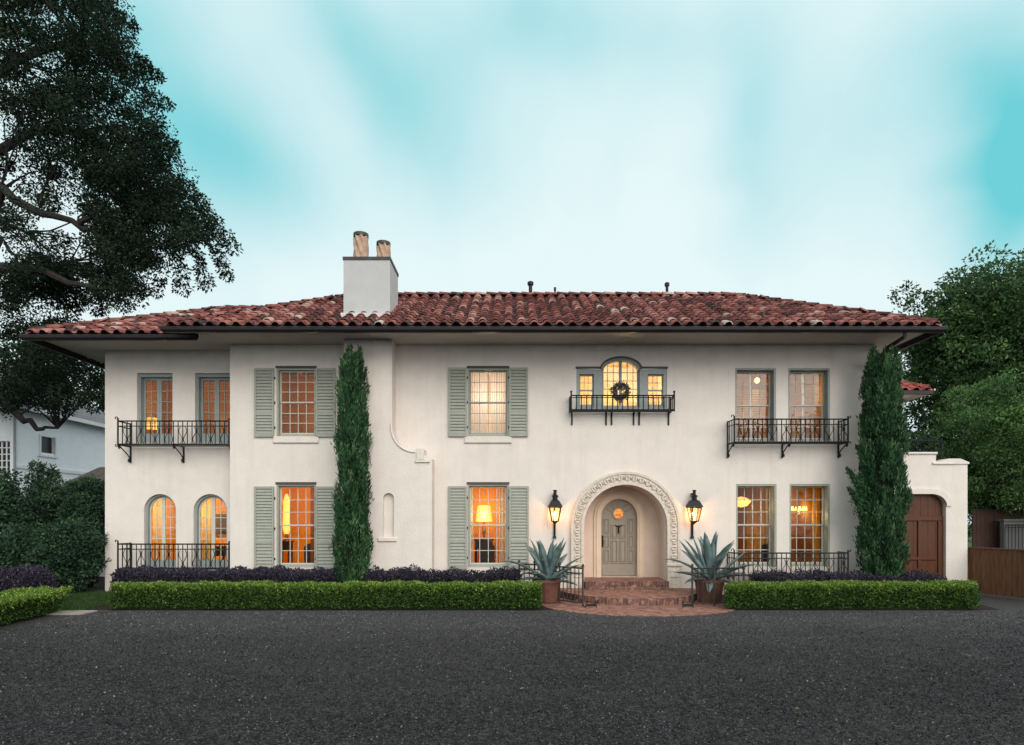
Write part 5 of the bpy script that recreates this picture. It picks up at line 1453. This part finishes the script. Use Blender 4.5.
hedge([(X(370, -1.4), -1.95), (X(519, -1.4), -1.95), (X(519, -1.4), -0.85), (X(370, -1.4), -0.85)], 0.78, 'purple leaved low planting at the foot of the chimney', 'shrub', 2400, 0.055, PURP, 'purple_shrub', 0.13, 0.16, group=GP, xf=0.36)
hedge([(X(756, -1.4), -1.95), (X(934, -1.4), -1.95), (X(930, -1.0), -0.8), (X(756, -1.4), -0.8)], 0.70, 'purple leaved low planting below the dining room railing', 'shrub', 2400, 0.055, PURP, 'purple_shrub', 0.12, 0.16, group=GP, xf=0.36)
low_shrub(-13.9, X(47, -2.6), -3.2, -1.9, 1.05, 'purple leaved bush behind the drive-side hedge', 6500)

# ------------------------------------------------------------------ cypresses
CYP = ramp_mat('cypress foliage', [(0.0, (0.009, 0.028, 0.012)), (0.45, (0.030, 0.085, 0.036)), (0.8, (0.082, 0.175, 0.075)), (1.0, (0.17, 0.28, 0.13))], noise=0.20, nscale=3.0, transl=0.12)
def cypress(x, y, h, prof, label, n, seed, shoots=()):
    rg = np.random.default_rng(seed)
    t = thing('cypress', (x, y, 0), label, 'cypress', 'tall columnar cypresses against the front')
    b = MB(); b.tube([(x, y, 0), (x + 0.02, y, h * 0.5), (x, y, h * 0.95)], [0.09, 0.06, 0.015], 8); b.build('trunk', BARK, t)
    zs = np.array([p[0] for p in prof]) * h; rs = np.array([p[1] for p in prof])
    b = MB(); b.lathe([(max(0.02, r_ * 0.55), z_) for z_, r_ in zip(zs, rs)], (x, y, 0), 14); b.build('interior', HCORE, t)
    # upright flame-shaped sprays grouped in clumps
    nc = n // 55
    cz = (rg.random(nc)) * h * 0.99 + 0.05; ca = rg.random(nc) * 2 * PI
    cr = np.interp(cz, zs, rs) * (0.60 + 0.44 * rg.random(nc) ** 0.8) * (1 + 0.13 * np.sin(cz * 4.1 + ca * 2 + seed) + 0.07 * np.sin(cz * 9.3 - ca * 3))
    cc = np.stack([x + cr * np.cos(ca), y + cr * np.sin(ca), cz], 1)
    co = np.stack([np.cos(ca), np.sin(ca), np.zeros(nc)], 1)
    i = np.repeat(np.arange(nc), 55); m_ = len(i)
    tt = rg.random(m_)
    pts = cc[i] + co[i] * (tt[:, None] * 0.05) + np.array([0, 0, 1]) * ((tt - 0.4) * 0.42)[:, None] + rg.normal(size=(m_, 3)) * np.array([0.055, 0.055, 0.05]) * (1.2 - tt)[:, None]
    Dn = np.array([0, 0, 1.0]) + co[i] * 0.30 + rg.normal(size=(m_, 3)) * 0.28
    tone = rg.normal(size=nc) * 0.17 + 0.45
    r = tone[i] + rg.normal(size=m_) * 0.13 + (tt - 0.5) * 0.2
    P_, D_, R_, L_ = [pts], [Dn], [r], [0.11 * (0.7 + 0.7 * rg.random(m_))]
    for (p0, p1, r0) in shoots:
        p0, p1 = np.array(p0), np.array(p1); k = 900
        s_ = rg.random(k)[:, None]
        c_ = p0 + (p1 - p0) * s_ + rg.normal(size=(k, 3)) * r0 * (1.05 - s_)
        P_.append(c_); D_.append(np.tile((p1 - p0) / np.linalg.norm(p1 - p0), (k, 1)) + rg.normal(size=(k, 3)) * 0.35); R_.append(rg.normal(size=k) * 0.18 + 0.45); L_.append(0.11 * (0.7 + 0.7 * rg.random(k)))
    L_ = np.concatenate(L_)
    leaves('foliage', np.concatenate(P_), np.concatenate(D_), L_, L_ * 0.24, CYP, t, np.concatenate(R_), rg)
    if shoots:
        b = MB()
        for p0, p1, r0 in shoots: b.tube([p0, p1], [0.025, 0.008], 5)
        b.build('branch', BARK, t)
cy = -0.95
cypress(X(352.5, cy), cy, Z(357, cy), [(0, 0.34), (0.06, 0.42), (0.2, 0.42), (0.36, 0.41), (0.5, 0.38), (0.62, 0.36), (0.75, 0.34), (0.86, 0.30), (0.94, 0.27), (1.0, 0.18)],
        'slim dark green cypress trained against the chimney', 34000, 21)
xx = X(882, cy)
cypress(xx, cy, Z(358, cy), [(0, 0.36), (0.06, 0.46), (0.2, 0.50), (0.36, 0.53), (0.5, 0.53), (0.62, 0.50), (0.75, 0.44), (0.86, 0.39), (0.94, 0.36), (1.0, 0.28)],
        'tall dark green cypress with loose side shoots before the garage', 40000, 22,
        shoots=[((xx - 0.4, cy - 0.1, 2.2), (X(846, cy), cy - 0.2, Z(490, cy)), 0.10), ((xx - 0.4, cy - 0.1, 2.75), (X(846, cy), cy - 0.1, Z(470, cy)), 0.10), ((xx - 0.35, cy - 0.1, 3.4), (X(856, cy), cy - 0.1, Z(448, cy)), 0.07)])

# ------------------------------------------------------------------ trees
OAK = ramp_mat('live oak leaf', [(0.0, (0.008, 0.016, 0.011)), (0.5, (0.014, 0.027, 0.017)), (0.85, (0.028, 0.047, 0.027)), (1.0, (0.052, 0.076, 0.042))], noise=0.12, nscale=0.5, transl=0.12, rough=0.9, spec=0.08)
TREEL = ramp_mat('broad leaf', [(0.0, (0.014, 0.036, 0.014)), (0.5, (0.042, 0.090, 0.028)), (0.85, (0.105, 0.185, 0.055)), (1.0, (0.19, 0.28, 0.10))], noise=0.14, nscale=0.4, transl=0.25, rough=0.6)
TREEB = ramp_mat('light green leaf', [(0.0, (0.020, 0.050, 0.016)), (0.5, (0.066, 0.140, 0.040)), (0.85, (0.130, 0.230, 0.066)), (1.0, (0.21, 0.32, 0.11))], noise=0.14, nscale=0.6, transl=0.25, rough=0.6)
SHRUB = ramp_mat('dark shrub leaf', [(0.0, (0.008, 0.022, 0.012)), (0.5, (0.028, 0.066, 0.034)), (0.85, (0.066, 0.125, 0.062)), (1.0, (0.12, 0.19, 0.10))], noise=0.12, nscale=1, transl=0.12, rough=0.6)
def cluster_leaves(C_, rad, per, L, W, m, parent, rg, name='crown', droop=0.1, flat=0.75):
    k = len(C_); i = np.repeat(np.arange(k), per); n = len(i)
    d = rg.normal(size=(n, 3)); d /= np.linalg.norm(d, axis=1, keepdims=True)
    rr = rad[i] * (0.45 + 0.60 * rg.random(n) ** 0.7)
    pts = C_[i] + d * rr[:, None] * np.array([1, 1, flat])
    Dn = d * 0.8 + rg.normal(size=(n, 3)) * 0.7 - np.array([0, 0, droop])
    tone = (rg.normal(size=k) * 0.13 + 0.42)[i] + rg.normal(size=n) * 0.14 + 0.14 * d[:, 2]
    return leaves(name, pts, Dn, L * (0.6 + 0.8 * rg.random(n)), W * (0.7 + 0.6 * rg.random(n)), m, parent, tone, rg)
def in_poly(x, y, poly):
    c = np.zeros(len(x), bool); j = len(poly) - 1
    for i in range(len(poly)):
        xi, yi = poly[i]; xj, yj = poly[j]
        c ^= ((yi > y) != (yj > y)) & (x < (xj - xi) * (y - yi) / (yj - yi + 1e-12) + xi); j = i
    return c
def limb(b, a, c, r0, r1, rg, wob=0.25, n=8):
    a, c = Vector(a), Vector(c); pts = []
    for i in range(n + 1):
        t = i / n
        o = Vector(rg.normal(size=3)) * wob * math.sin(PI * t) * 0.6
        pts.append(a.lerp(c, t) + o)
    b.tube(pts, [r0 + (r1 - r0) * i / n for i in range(n + 1)], 7)
    return pts
# big live oak beyond the wing
rg = np.random.default_rng(42)
oak = thing('oak_tree', (-19.6, 3.0, 0), 'huge dark live oak spreading over the wing roof', 'tree')
polys = [([(0, -40), (100, -40), (116, 15), (136, 70), (147, 110), (162, 150), (175, 175), (150, 205), (90, 185), (0, 155)], 250),
         ([(90, 160), (175, 175), (192, 208), (205, 232), (196, 246), (176, 248), (140, 268), (100, 252)], 120),
         ([(0, 275), (60, 255), (130, 270), (136, 290), (90, 305), (50, 300), (0, 335)], 70),
         ([(0, 330), (60, 322), (100, 350), (100, 415), (70, 425), (30, 395), (0, 430)], 85),
         ([(0, 150), (90, 180), (100, 250), (0, 275)], 26),
         ([(-330, -230), (110, -230), (112, -40), (0, -40), (0, 300), (-330, 300)], 190)]
Cs = []
for poly, k in polys:
    xs = [p[0] for p in poly]; ys = [p[1] for p in poly]
    while k > 0:
        px = rg.uniform(min(xs), max(xs), 1); py = rg.uniform(min(ys), max(ys), 1)
        if in_poly(px, py, poly)[0]:
            Y = rg.uniform(0.6, 6.5); Cs.append(P(px[0], py[0], Y)); k -= 1
Cs = np.array([tuple(c) for c in Cs])
rad = rg.uniform(0.28, 0.80, len(Cs))
# drooping sprays along the lower edge of the crown
sp = []
for (a, c, k) in [((150, 215), (160, 292), 9), ((168, 220), (182, 288), 9), ((188, 215), (206, 284), 10), ((200, 215), (226, 276), 10), ((205, 212), (229, 248), 7), ((120, 255), (128, 306), 7),
                  ((95, 270), (100, 312), 6), ((175, 175), (206, 205), 6), ((150, 130), (174, 146), 5), ((140, 60), (158, 76), 5), ((148, 95), (166, 104), 4), ((118, 10), (136, 26), 4), ((70, 285), (72, 314), 5)]:
    Y0 = rg.uniform(1.5, 4.0)
    for q in range(k):
        t_ = q / (k - 1); sp.append(P(a[0] + (c[0] - a[0]) * t_ + rg.normal() * 2.5, a[1] + (c[1] - a[1]) * t_, Y0 + rg.normal() * 0.2))
cluster_leaves(np.array([tuple(c) for c in sp]), rg.uniform(0.16, 0.34, len(sp)), 90, 0.12, 0.06, OAK, oak, rg, name='drooping_spray', droop=0.6)
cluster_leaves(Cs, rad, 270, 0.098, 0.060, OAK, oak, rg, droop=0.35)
b = MB()
base = Vector((-19.6, 3.0, 0))
fork = Vector((-19.2, 2.8, 4.6))
b.tube([base - Vector((0, 0, 0.1)), base + Vector((0, 0, 0.6)), base + Vector((0.15, 0, 2.4)), fork], [0.85, 0.62, 0.55, 0.52], 12)
b.build('trunk', BARK, oak)
b = MB()
mains = [[fork, P(-30, 250, 2.6), P(0, 190, 2.2), P(40, 208, 2.0), P(80, 224, 2.0), P(120, 248, 2.0)],
         [fork, P(-40, 300, 2.6), P(0, 266, 1.6), P(45, 274, 1.4), P(80, 284, 1.4), P(112, 288, 1.5)],
         [P(-30, 290, 2.5), P(0, 238, 2.5), P(18, 256, 2.4), P(30, 285, 2.2)],
         [P(-30, 250, 2.6), P(0, 221, 3.0), P(28, 232, 3.2), P(60, 262, 3.4)],
         [fork, P(-60, 120, 3.0), P(20, 60, 3.0), P(80, 40, 3.0), P(120, 60, 3)],
         [fork, P(-60, 180, 3.6), P(30, 130, 4.0), P(110, 130, 4.2), P(165, 170, 4.0)],
         [fork, P(-120, 100, 4.0), P(-60, -40, 4.0), P(40, -80, 4.0)],
         [fork, P(-160, 180, 3.0), P(-220, 60, 3.0)],
         [fork, P(-60, 400, 4.0), P(0, 392, 4.4), P(20, 415, 4.4), P(36, 430, 4.2), P(58, 428, 4.0)],
         [P(80, 224, 2.0), P(130, 215, 2.4), P(175, 222, 2.6), P(210, 245, 2.6)]]
for pl in mains:
    k = len(pl); th0 = 0.24 if pl[0] == fork else 0.10
    pts = []
    for a, c in zip(pl[:-1], pl[1:]):
        for j in range(3):
            pts.append(a.lerp(c, j / 3) + Vector(rg.normal(size=3)) * 0.07)
    pts.append(pl[-1])
    b.tube(pts, [th0 * (1 - 0.82 * i / (len(pts) - 1)) for i in range(len(pts))], 7)
nodes = [p for pl in mains for p in pl[1:]]
for c in Cs[::2]:
    c = Vector(c); q = min(nodes, key=lambda p: (p - c).length)
    if (q - c).length < 3.6 and c.z > q.z - 0.8: limb(b, q, c, 0.035, 0.01, rg, 0.2, 4)
b.build('branch', BARK, oak)

def round_tree(name, x, y, ztop, zbot, rx, nclu, per, L, m, label, seed, trunk=0.25, rad=(0.6, 1.1), rim=0.55, group=None, cat='tree', gaps=0.0, ry_=None):
    rg = np.random.default_rng(seed)
    t = thing(name, (x, y, 0), label, cat, group)
    d = rg.normal(size=(nclu, 3)); d /= np.linalg.norm(d, axis=1, keepdims=True)
    s_ = rim + (1 - rim) * rg.random(nclu)
    lump = 1 + 0.14 * np.sin(d[:, 0] * 5 + seed) * np.sin(d[:, 2] * 6 + seed * 2) + 0.05 * rg.normal(size=nclu)
    hh = (ztop - zbot) / 2
    C_ = np.stack([x + d[:, 0] * rx * s_ * lump, y + d[:, 1] * (ry_ or rx) * s_ * lump, (ztop + zbot) / 2 + d[:, 2] * hh * s_ * lump], 1)
    rr = rg.uniform(*rad, nclu)
    cluster_leaves(C_, rr, per, L, L * 0.55, m, t, rg, droop=0.15)
    b = MB(); zt = zbot + hh * 0.5
    b.tube([(x, y, -0.05), (x + 0.1, y, zbot * 0.6 + 0.2), (x, y + 0.05, zt)], [trunk, trunk * 0.75, trunk * 0.5], 9); b.build('trunk', BARK, t)
    b = MB()
    for c in C_[::max(1, nclu // 60)]:
        limb(b, (x, y, zbot + hh * 0.25 + 0.2 * hh * rg.random()), c, trunk * 0.32, trunk * 0.06, rg, 0.12 * rx, 6)
    b.build('branch', BARK, t)
    return t
# trees beyond the garage
round_tree('broadleaf_tree', X(985, 14), 14.0, Z(262, 14), Z(430, 14), 4.5, 520, 190, 0.19, TREEL, 'tall dark green tree rising behind the garage wing', 5, 0.32, (0.55, 0.95), 0.15)
round_tree('broadleaf_tree', X(1075, 16), 16.0, Z(248, 16), Z(470, 16), 5.0, 380, 170, 0.20, TREEL, 'dark green tree at the edge of the plot behind the tall one', 6, 0.32, (0.6, 1.2), 0.15)
round_tree('broadleaf_tree', X(935, 22), 22.0, Z(392, 22), Z(520, 22), 3.6, 120, 90, 0.28, SHRUB, 'shaded tree in the gap behind the roof terrace', 7, 0.2, (0.6, 1.1), 0.2)
round_tree('light_tree', X(1003, 6.2), 6.2, Z(372, 6.2), Z(545, 6.2), 2.9, 210, 190, 0.115, TREEB, 'lighter green bushy tree overhanging the dark board fence', 8, 0.16, (0.4, 0.75), 0.35)
round_tree('broadleaf_tree', X(1000, 24), 24.0, Z(400, 24), Z(540, 24), 5.0, 130, 90, 0.3, SHRUB, 'low dark tree filling the view behind the board fence', 9, 0.2, (0.8, 1.4), 0.1)
# evergreens and shrubs between the wing and the neighbour
round_tree('clipped_shrub', X(44, 2.2), 2.2, Z(470, 2.2), 0.5, 0.80, 170, 150, 0.085, SHRUB, 'upright dark evergreen farther from the wing corner', 12, 0.08, (0.18, 0.3), 0.6, 'evergreens beside the wing', 'shrub')
round_tree('clipped_shrub', X(90, 2.0), 2.0, Z(474, 2.0), 0.5, 0.66, 160, 150, 0.085, SHRUB, 'upright dark evergreen close against the wing corner', 13, 0.08, (0.2, 0.32), 0.6, 'evergreens beside the wing', 'shrub')
round_tree('dark_shrub', X(-5, 1.6), 1.6, Z(478, 1.6), 0.2, 1.05, 140, 95, 0.11, SHRUB, 'dark bushy shrub at the drive-side end of the lawn', 14, 0.08, (0.25, 0.42), 0.5, None, 'shrub')
round_tree('dark_shrub', X(72, 0.6), 0.3, Z(521, 0.6), 0.05, 1.02, 170, 95, 0.10, SHRUB, 'low spreading dark shrub in front of the two evergreens', 15, 0.06, (0.22, 0.36), 0.55, None, 'shrub', ry_=0.7)
round_tree('dark_shrub', X(18, 0.2), 0.0, Z(527, 0.2), 0.05, 1.2, 160, 95, 0.10, SHRUB, 'low dark shrub behind the purple bush', 16, 0.06, (0.22, 0.36), 0.55, None, 'shrub', ry_=0.7)
round_tree('far_tree', X(60, 22), 22, Z(330, 22), Z(500, 22), 6.5, 150, 90, 0.3, SHRUB, 'dark tree rising behind the white neighbouring house', 17, 0.3, (0.8, 1.4), 0.3)
round_tree('far_tree', X(-40, 26), 26, Z(300, 26), Z(500, 26), 7.5, 150, 90, 0.32, SHRUB, 'dark tree behind the neighbouring house, beside the oak', 18, 0.3, (0.9, 1.5), 0.3)

# grass blades on the lawn
n = 30000
gp = np.stack([rng.uniform(-14.5, -10.45, n), rng.uniform(-3.3, 1.0, n), np.full(n, 0.004)], 1)
keep = (gp[:, 0] < -12.5) | (gp[:, 1] < 0.6)
gp = gp[keep]
GR = ramp_mat('lawn grass', [(0, (0.015, 0.035, 0.012)), (0.6, (0.045, 0.095, 0.028)), (1, (0.09, 0.16, 0.05))], noise=0.1, transl=0.2)
gm_ = leaves('grass', gp, np.array([0, 0, 1.0]) + rng.normal(size=gp.shape) * 0.4, 0.07, 0.012, GR, None, None, rng)
tag(gm_, 'short dark grass of the lawn beside the hedge', 'grass', kind='stuff')
b = MB()
xs0 = X(78, -3.3)
b.prism([(0, 0)] * 0 or [(xs0 - 0.45, 0.0), (xs0 - 0.45, 0.03), (xs0 + 0.4, 0.03), (xs0 + 0.4, 0.0)], -3.75, -3.2)
o = b.build('stepping_stone', FLAG); tag(o, 'flat pale stepping stone between the two clipped hedges', 'stone')

# ------------------------------------------------------------------ neighbours and fences
nb = thing('neighbour_house', (-23, 6.6, 0), 'white painted neighbouring house with grey slate roof', 'house')
nx, ny0, ny1, nz = -20.0, 6.6, 15.5, 6.75
wz = [(443, 478)]
b = MB()
wx_a, wx_b = X(-4, ny0), X(10, ny0)
b.panel(rect(-27.5, nx, 0, nz), [rect(wx_a, wx_b, Z(480, ny0), Z(441, ny0))], ny0, ny0 + 0.25)
y_w0, y_w1 = 7.95, 8.75
b.box(nx - 0.25, nx, ny0 + 0.252, y_w0, 0, nz); b.box(nx - 0.25, nx, y_w1, ny1, 0, nz)
b.box(nx - 0.25, nx, y_w0 + 0.001, y_w1 - 0.001, 0, 5.05); b.box(nx - 0.25, nx, y_w0 + 0.001, y_w1 - 0.001, 5.75, nz)
b.build('wall', NWALL, nb)
b = MB(); b.box(nx - 0.2, nx - 0.12, y_w0, y_w1, 5.05, 5.75); b.build('shutter', mat('dark window', (0.02, 0.02, 0.025), 0.3), nb)
b = MB(); b.box(nx, nx + 0.05, y_w0 - 0.08, y_w0, 4.95, 5.8); b.box(nx, nx + 0.05, y_w1, y_w1 + 0.08, 4.95, 5.8); b.box(nx, nx + 0.08, y_w0 - 0.12, y_w1 + 0.12, 4.88, 4.95); b.build('window_frame', NTRIM, nb)
b = MB(); b.box(nx, nx + 0.07, ny0, ny1, 4.28, 4.42); b.build('band', NTRIM, nb)
b = MB()
z0_, z1_ = Z(480, ny0), Z(441, ny0)
for k in range(4): xx = wx_a + (wx_b - wx_a) * k / 3; b.box(xx - 0.025, xx + 0.025, ny0 + 0.06, ny0 + 0.10, z0_, z1_)
for k in range(7): zz = z0_ + (z1_ - z0_) * k / 6; b.box(wx_a, wx_b, ny0 + 0.065, ny0 + 0.095, zz - 0.02, zz + 0.02)
wf = b.build('window', NTRIM, nb)
b = MB(); b.box(wx_a, wx_b, ny0 + 0.11, ny0 + 0.13, z0_, z1_); b.build('pane', mat('dark panes', (0.02, 0.022, 0.028), 0.08), wf)
b = MB(); b.tube([(nx + 0.06, ny0 - 0.06, 0), (nx + 0.06, ny0 - 0.06, nz)], 0.05, 8); b.build('downspout', mat('grey downspout', (0.3, 0.32, 0.34), 0.5), nb)
b = MB()
cr = [(-28, ny0 - 0.5, nz), (nx + 0.5, ny0 - 0.5, nz), (nx + 0.5, ny1 + .5, nz), (-28, ny1 + .5, nz), (-25.5, 9.5, nz + 2.2), (-23.0, 11, nz + 2.2)]
b.add(cr, [(0, 1, 5, 4), (1, 2, 5), (2, 3, 4, 5), (3, 0, 4), (3, 2, 1, 0)])
b.build('roof', NROOF, nb)
b = MB(); b.box(nx + 0.42, nx + 0.54, ny0 - 0.5, ny1 + 0.5, nz - 0.16, nz - 0.001); b.box(-28, nx + 0.42, ny0 - 0.54, ny0 - 0.42, nz - 0.16, nz - 0.001); b.build('fascia', NTRIM, nb)
ob = thing('outbuilding', (-16.4, 6.5, 0), 'small outbuilding with brown shingle roof behind the evergreens', 'shed')
b = MB(); b.box(-17.8, -14.4, 5.6, 8.6, 0, 3.2); b.build('wall', NWALL, ob)
b = MB()
pk, ev = 4.35, 3.15
b.add([(-18.1, 5.3, ev), (-14.1, 5.3, ev), (-14.1, 8.9, ev), (-18.1, 8.9, ev), (-16.9, 7.1, pk), (-14.6, 7.1, pk)], [(0, 1, 5, 4), (1, 2, 5), (2, 3, 4, 5), (3, 0, 4), (3, 2, 1, 0)])
b.build('roof', BROWNROOF, ob)
# gate-like board fence beside the drive
def board_fence(p, q, z1, m, label, nboard, post=True, name='board_fence', group=None, cap=True):
    p, q = Vector((*p, 0)), Vector((*q, 0)); d = q - p; L = d.length; e = d / L; nn_ = Vector((e.y, -e.x, 0))
    if nn_.y > 0: nn_ = -nn_
    t = thing(name, tuple(p), label, 'fence', group)
    b = MB(); rr = random.Random(3)
    def slab(a, c, z0, zt, off, th):
        A, C_ = p + e * a + nn_ * off, p + e * c + nn_ * off
        B_, D_ = A - nn_ * th, C_ - nn_ * th
        b.add([(*A.xy, z0), (*C_.xy, z0), (*D_.xy, z0), (*B_.xy, z0), (*A.xy, zt), (*C_.xy, zt), (*D_.xy, zt), (*B_.xy, zt)],
              [(0, 1, 5, 4), (1, 2, 6, 5), (2, 3, 7, 6), (3, 0, 4, 7), (4, 5, 6, 7)])
    for i in range(nboard):
        slab(L * i / nboard + 0.004, L * (i + 1) / nboard - 0.004, 0.04, z1 - 0.005 - rr.random() * 0.004, rr.random() * 0.006, 0.03)
    b.build('boards', m, t)
    if cap:
        b = MB(); slab(0, L, z1 - 0.004, z1 + 0.035, 0.03, 0.10); b.build('cap_rail', m, t)
    if post:
        for k in range(3):
            b = MB(); s_ = L * k / 2; slab(max(0, s_ - 0.06), min(L, s_ + 0.06), 0, z1 - 0.006, 0.03, 0.025); b.build('post', m, t)
board_fence((13.68, 0.42), (14.72, -3.1), 1.36, CEDAR, 'low brown board fence running forward from the garage corner', 26)
board_fence((17.6, 5.4), (21.5, 5.4), 2.55, DKFENCE, 'taller dark board fence under the light green tree', 24)
t = thing('garden_railing', (X(1004, 7), 7.0, 0), 'pale walled black picket railing beyond the board fences', 'railing')
b = MB(); railing_mesh(b, (X(1005, 4.6), 4.6), (X(1060, 4.6), 4.6), 1.1, 2.0, pitch=0.13, gap=0.08, scroll=0); b.build('pickets', IRON, t)
b = MB(); b.box(X(1004, 4.9), X(1065, 4.9), 4.9, 5.1, 0.0, 2.15); b.box(X(1004, 4.9) - 0.05, X(1065, 4.9), 4.85, 5.15, 2.15, 2.22); b.build('wall', mat('pale garden wall', (0.11, 0.115, 0.115), 0.9), t)

n = 240000
gv = np.stack([rng.uniform(-15, 18, n), -3.0 - 10.5 * rng.random(n) ** 0.85, rng.uniform(0.004, 0.012, n)], 1)
inside = ((gv[:, 0] - PCX) / 2.5) ** 2 + ((gv[:, 1] + 2.1) / 1.9) ** 2 < 1
hedged = (gv[:, 0] < -10.1) & (gv[:, 1] < -3.3)
gv = gv[~inside & ~hedged & ~((gv[:, 1] > -3.25) & (gv[:, 0] < 12.4) & (gv[:, 0] > -9.9))]
gd_ = np.stack([rng.normal(size=len(gv)), rng.normal(size=len(gv)), 0.55 * rng.normal(size=len(gv))], 1)
gs_ = 0.013 + 0.020 * rng.random(len(gv))
STN = ramp_mat('gravel stone', [(0.0, (0.006, 0.006, 0.007)), (0.5, (0.034, 0.0355, 0.041)), (0.85, (0.092, 0.095, 0.105)), (1.0, (0.19, 0.188, 0.19))], noise=0.16, nscale=0.7, rough=0.85)
go_ = leaves('gravel_stones', gv, gd_, gs_, gs_ * 0.8, STN, None, rng.normal(size=len(gv)) * 0.24 + 0.42 + 0.33 * np.exp(-((gv[:, 1] + 3.2) / 3.2) ** 2), rng)  # stones lighten towards the house, sheen and falloff put into their tone
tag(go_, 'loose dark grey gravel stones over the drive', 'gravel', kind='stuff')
n = 60
fl = np.stack([rng.uniform(-11, 13, n), rng.uniform(-11, -3.15, n), np.full(n, 0.006)], 1)
fo_ = leaves('fallen_leaves', fl, np.stack([rng.normal(size=n), rng.normal(size=n), 0.15 * rng.random(n)], 1), 0.06 * (0.6 + rng.random(n)), 0.03, ramp_mat('fallen leaf', [(0, (0.05, 0.03, 0.015)), (1, (0.20, 0.13, 0.06))]), None, None, rng)
tag(fo_, 'scattered brown fallen leaves on the dark gravel', 'leaves', kind='stuff')
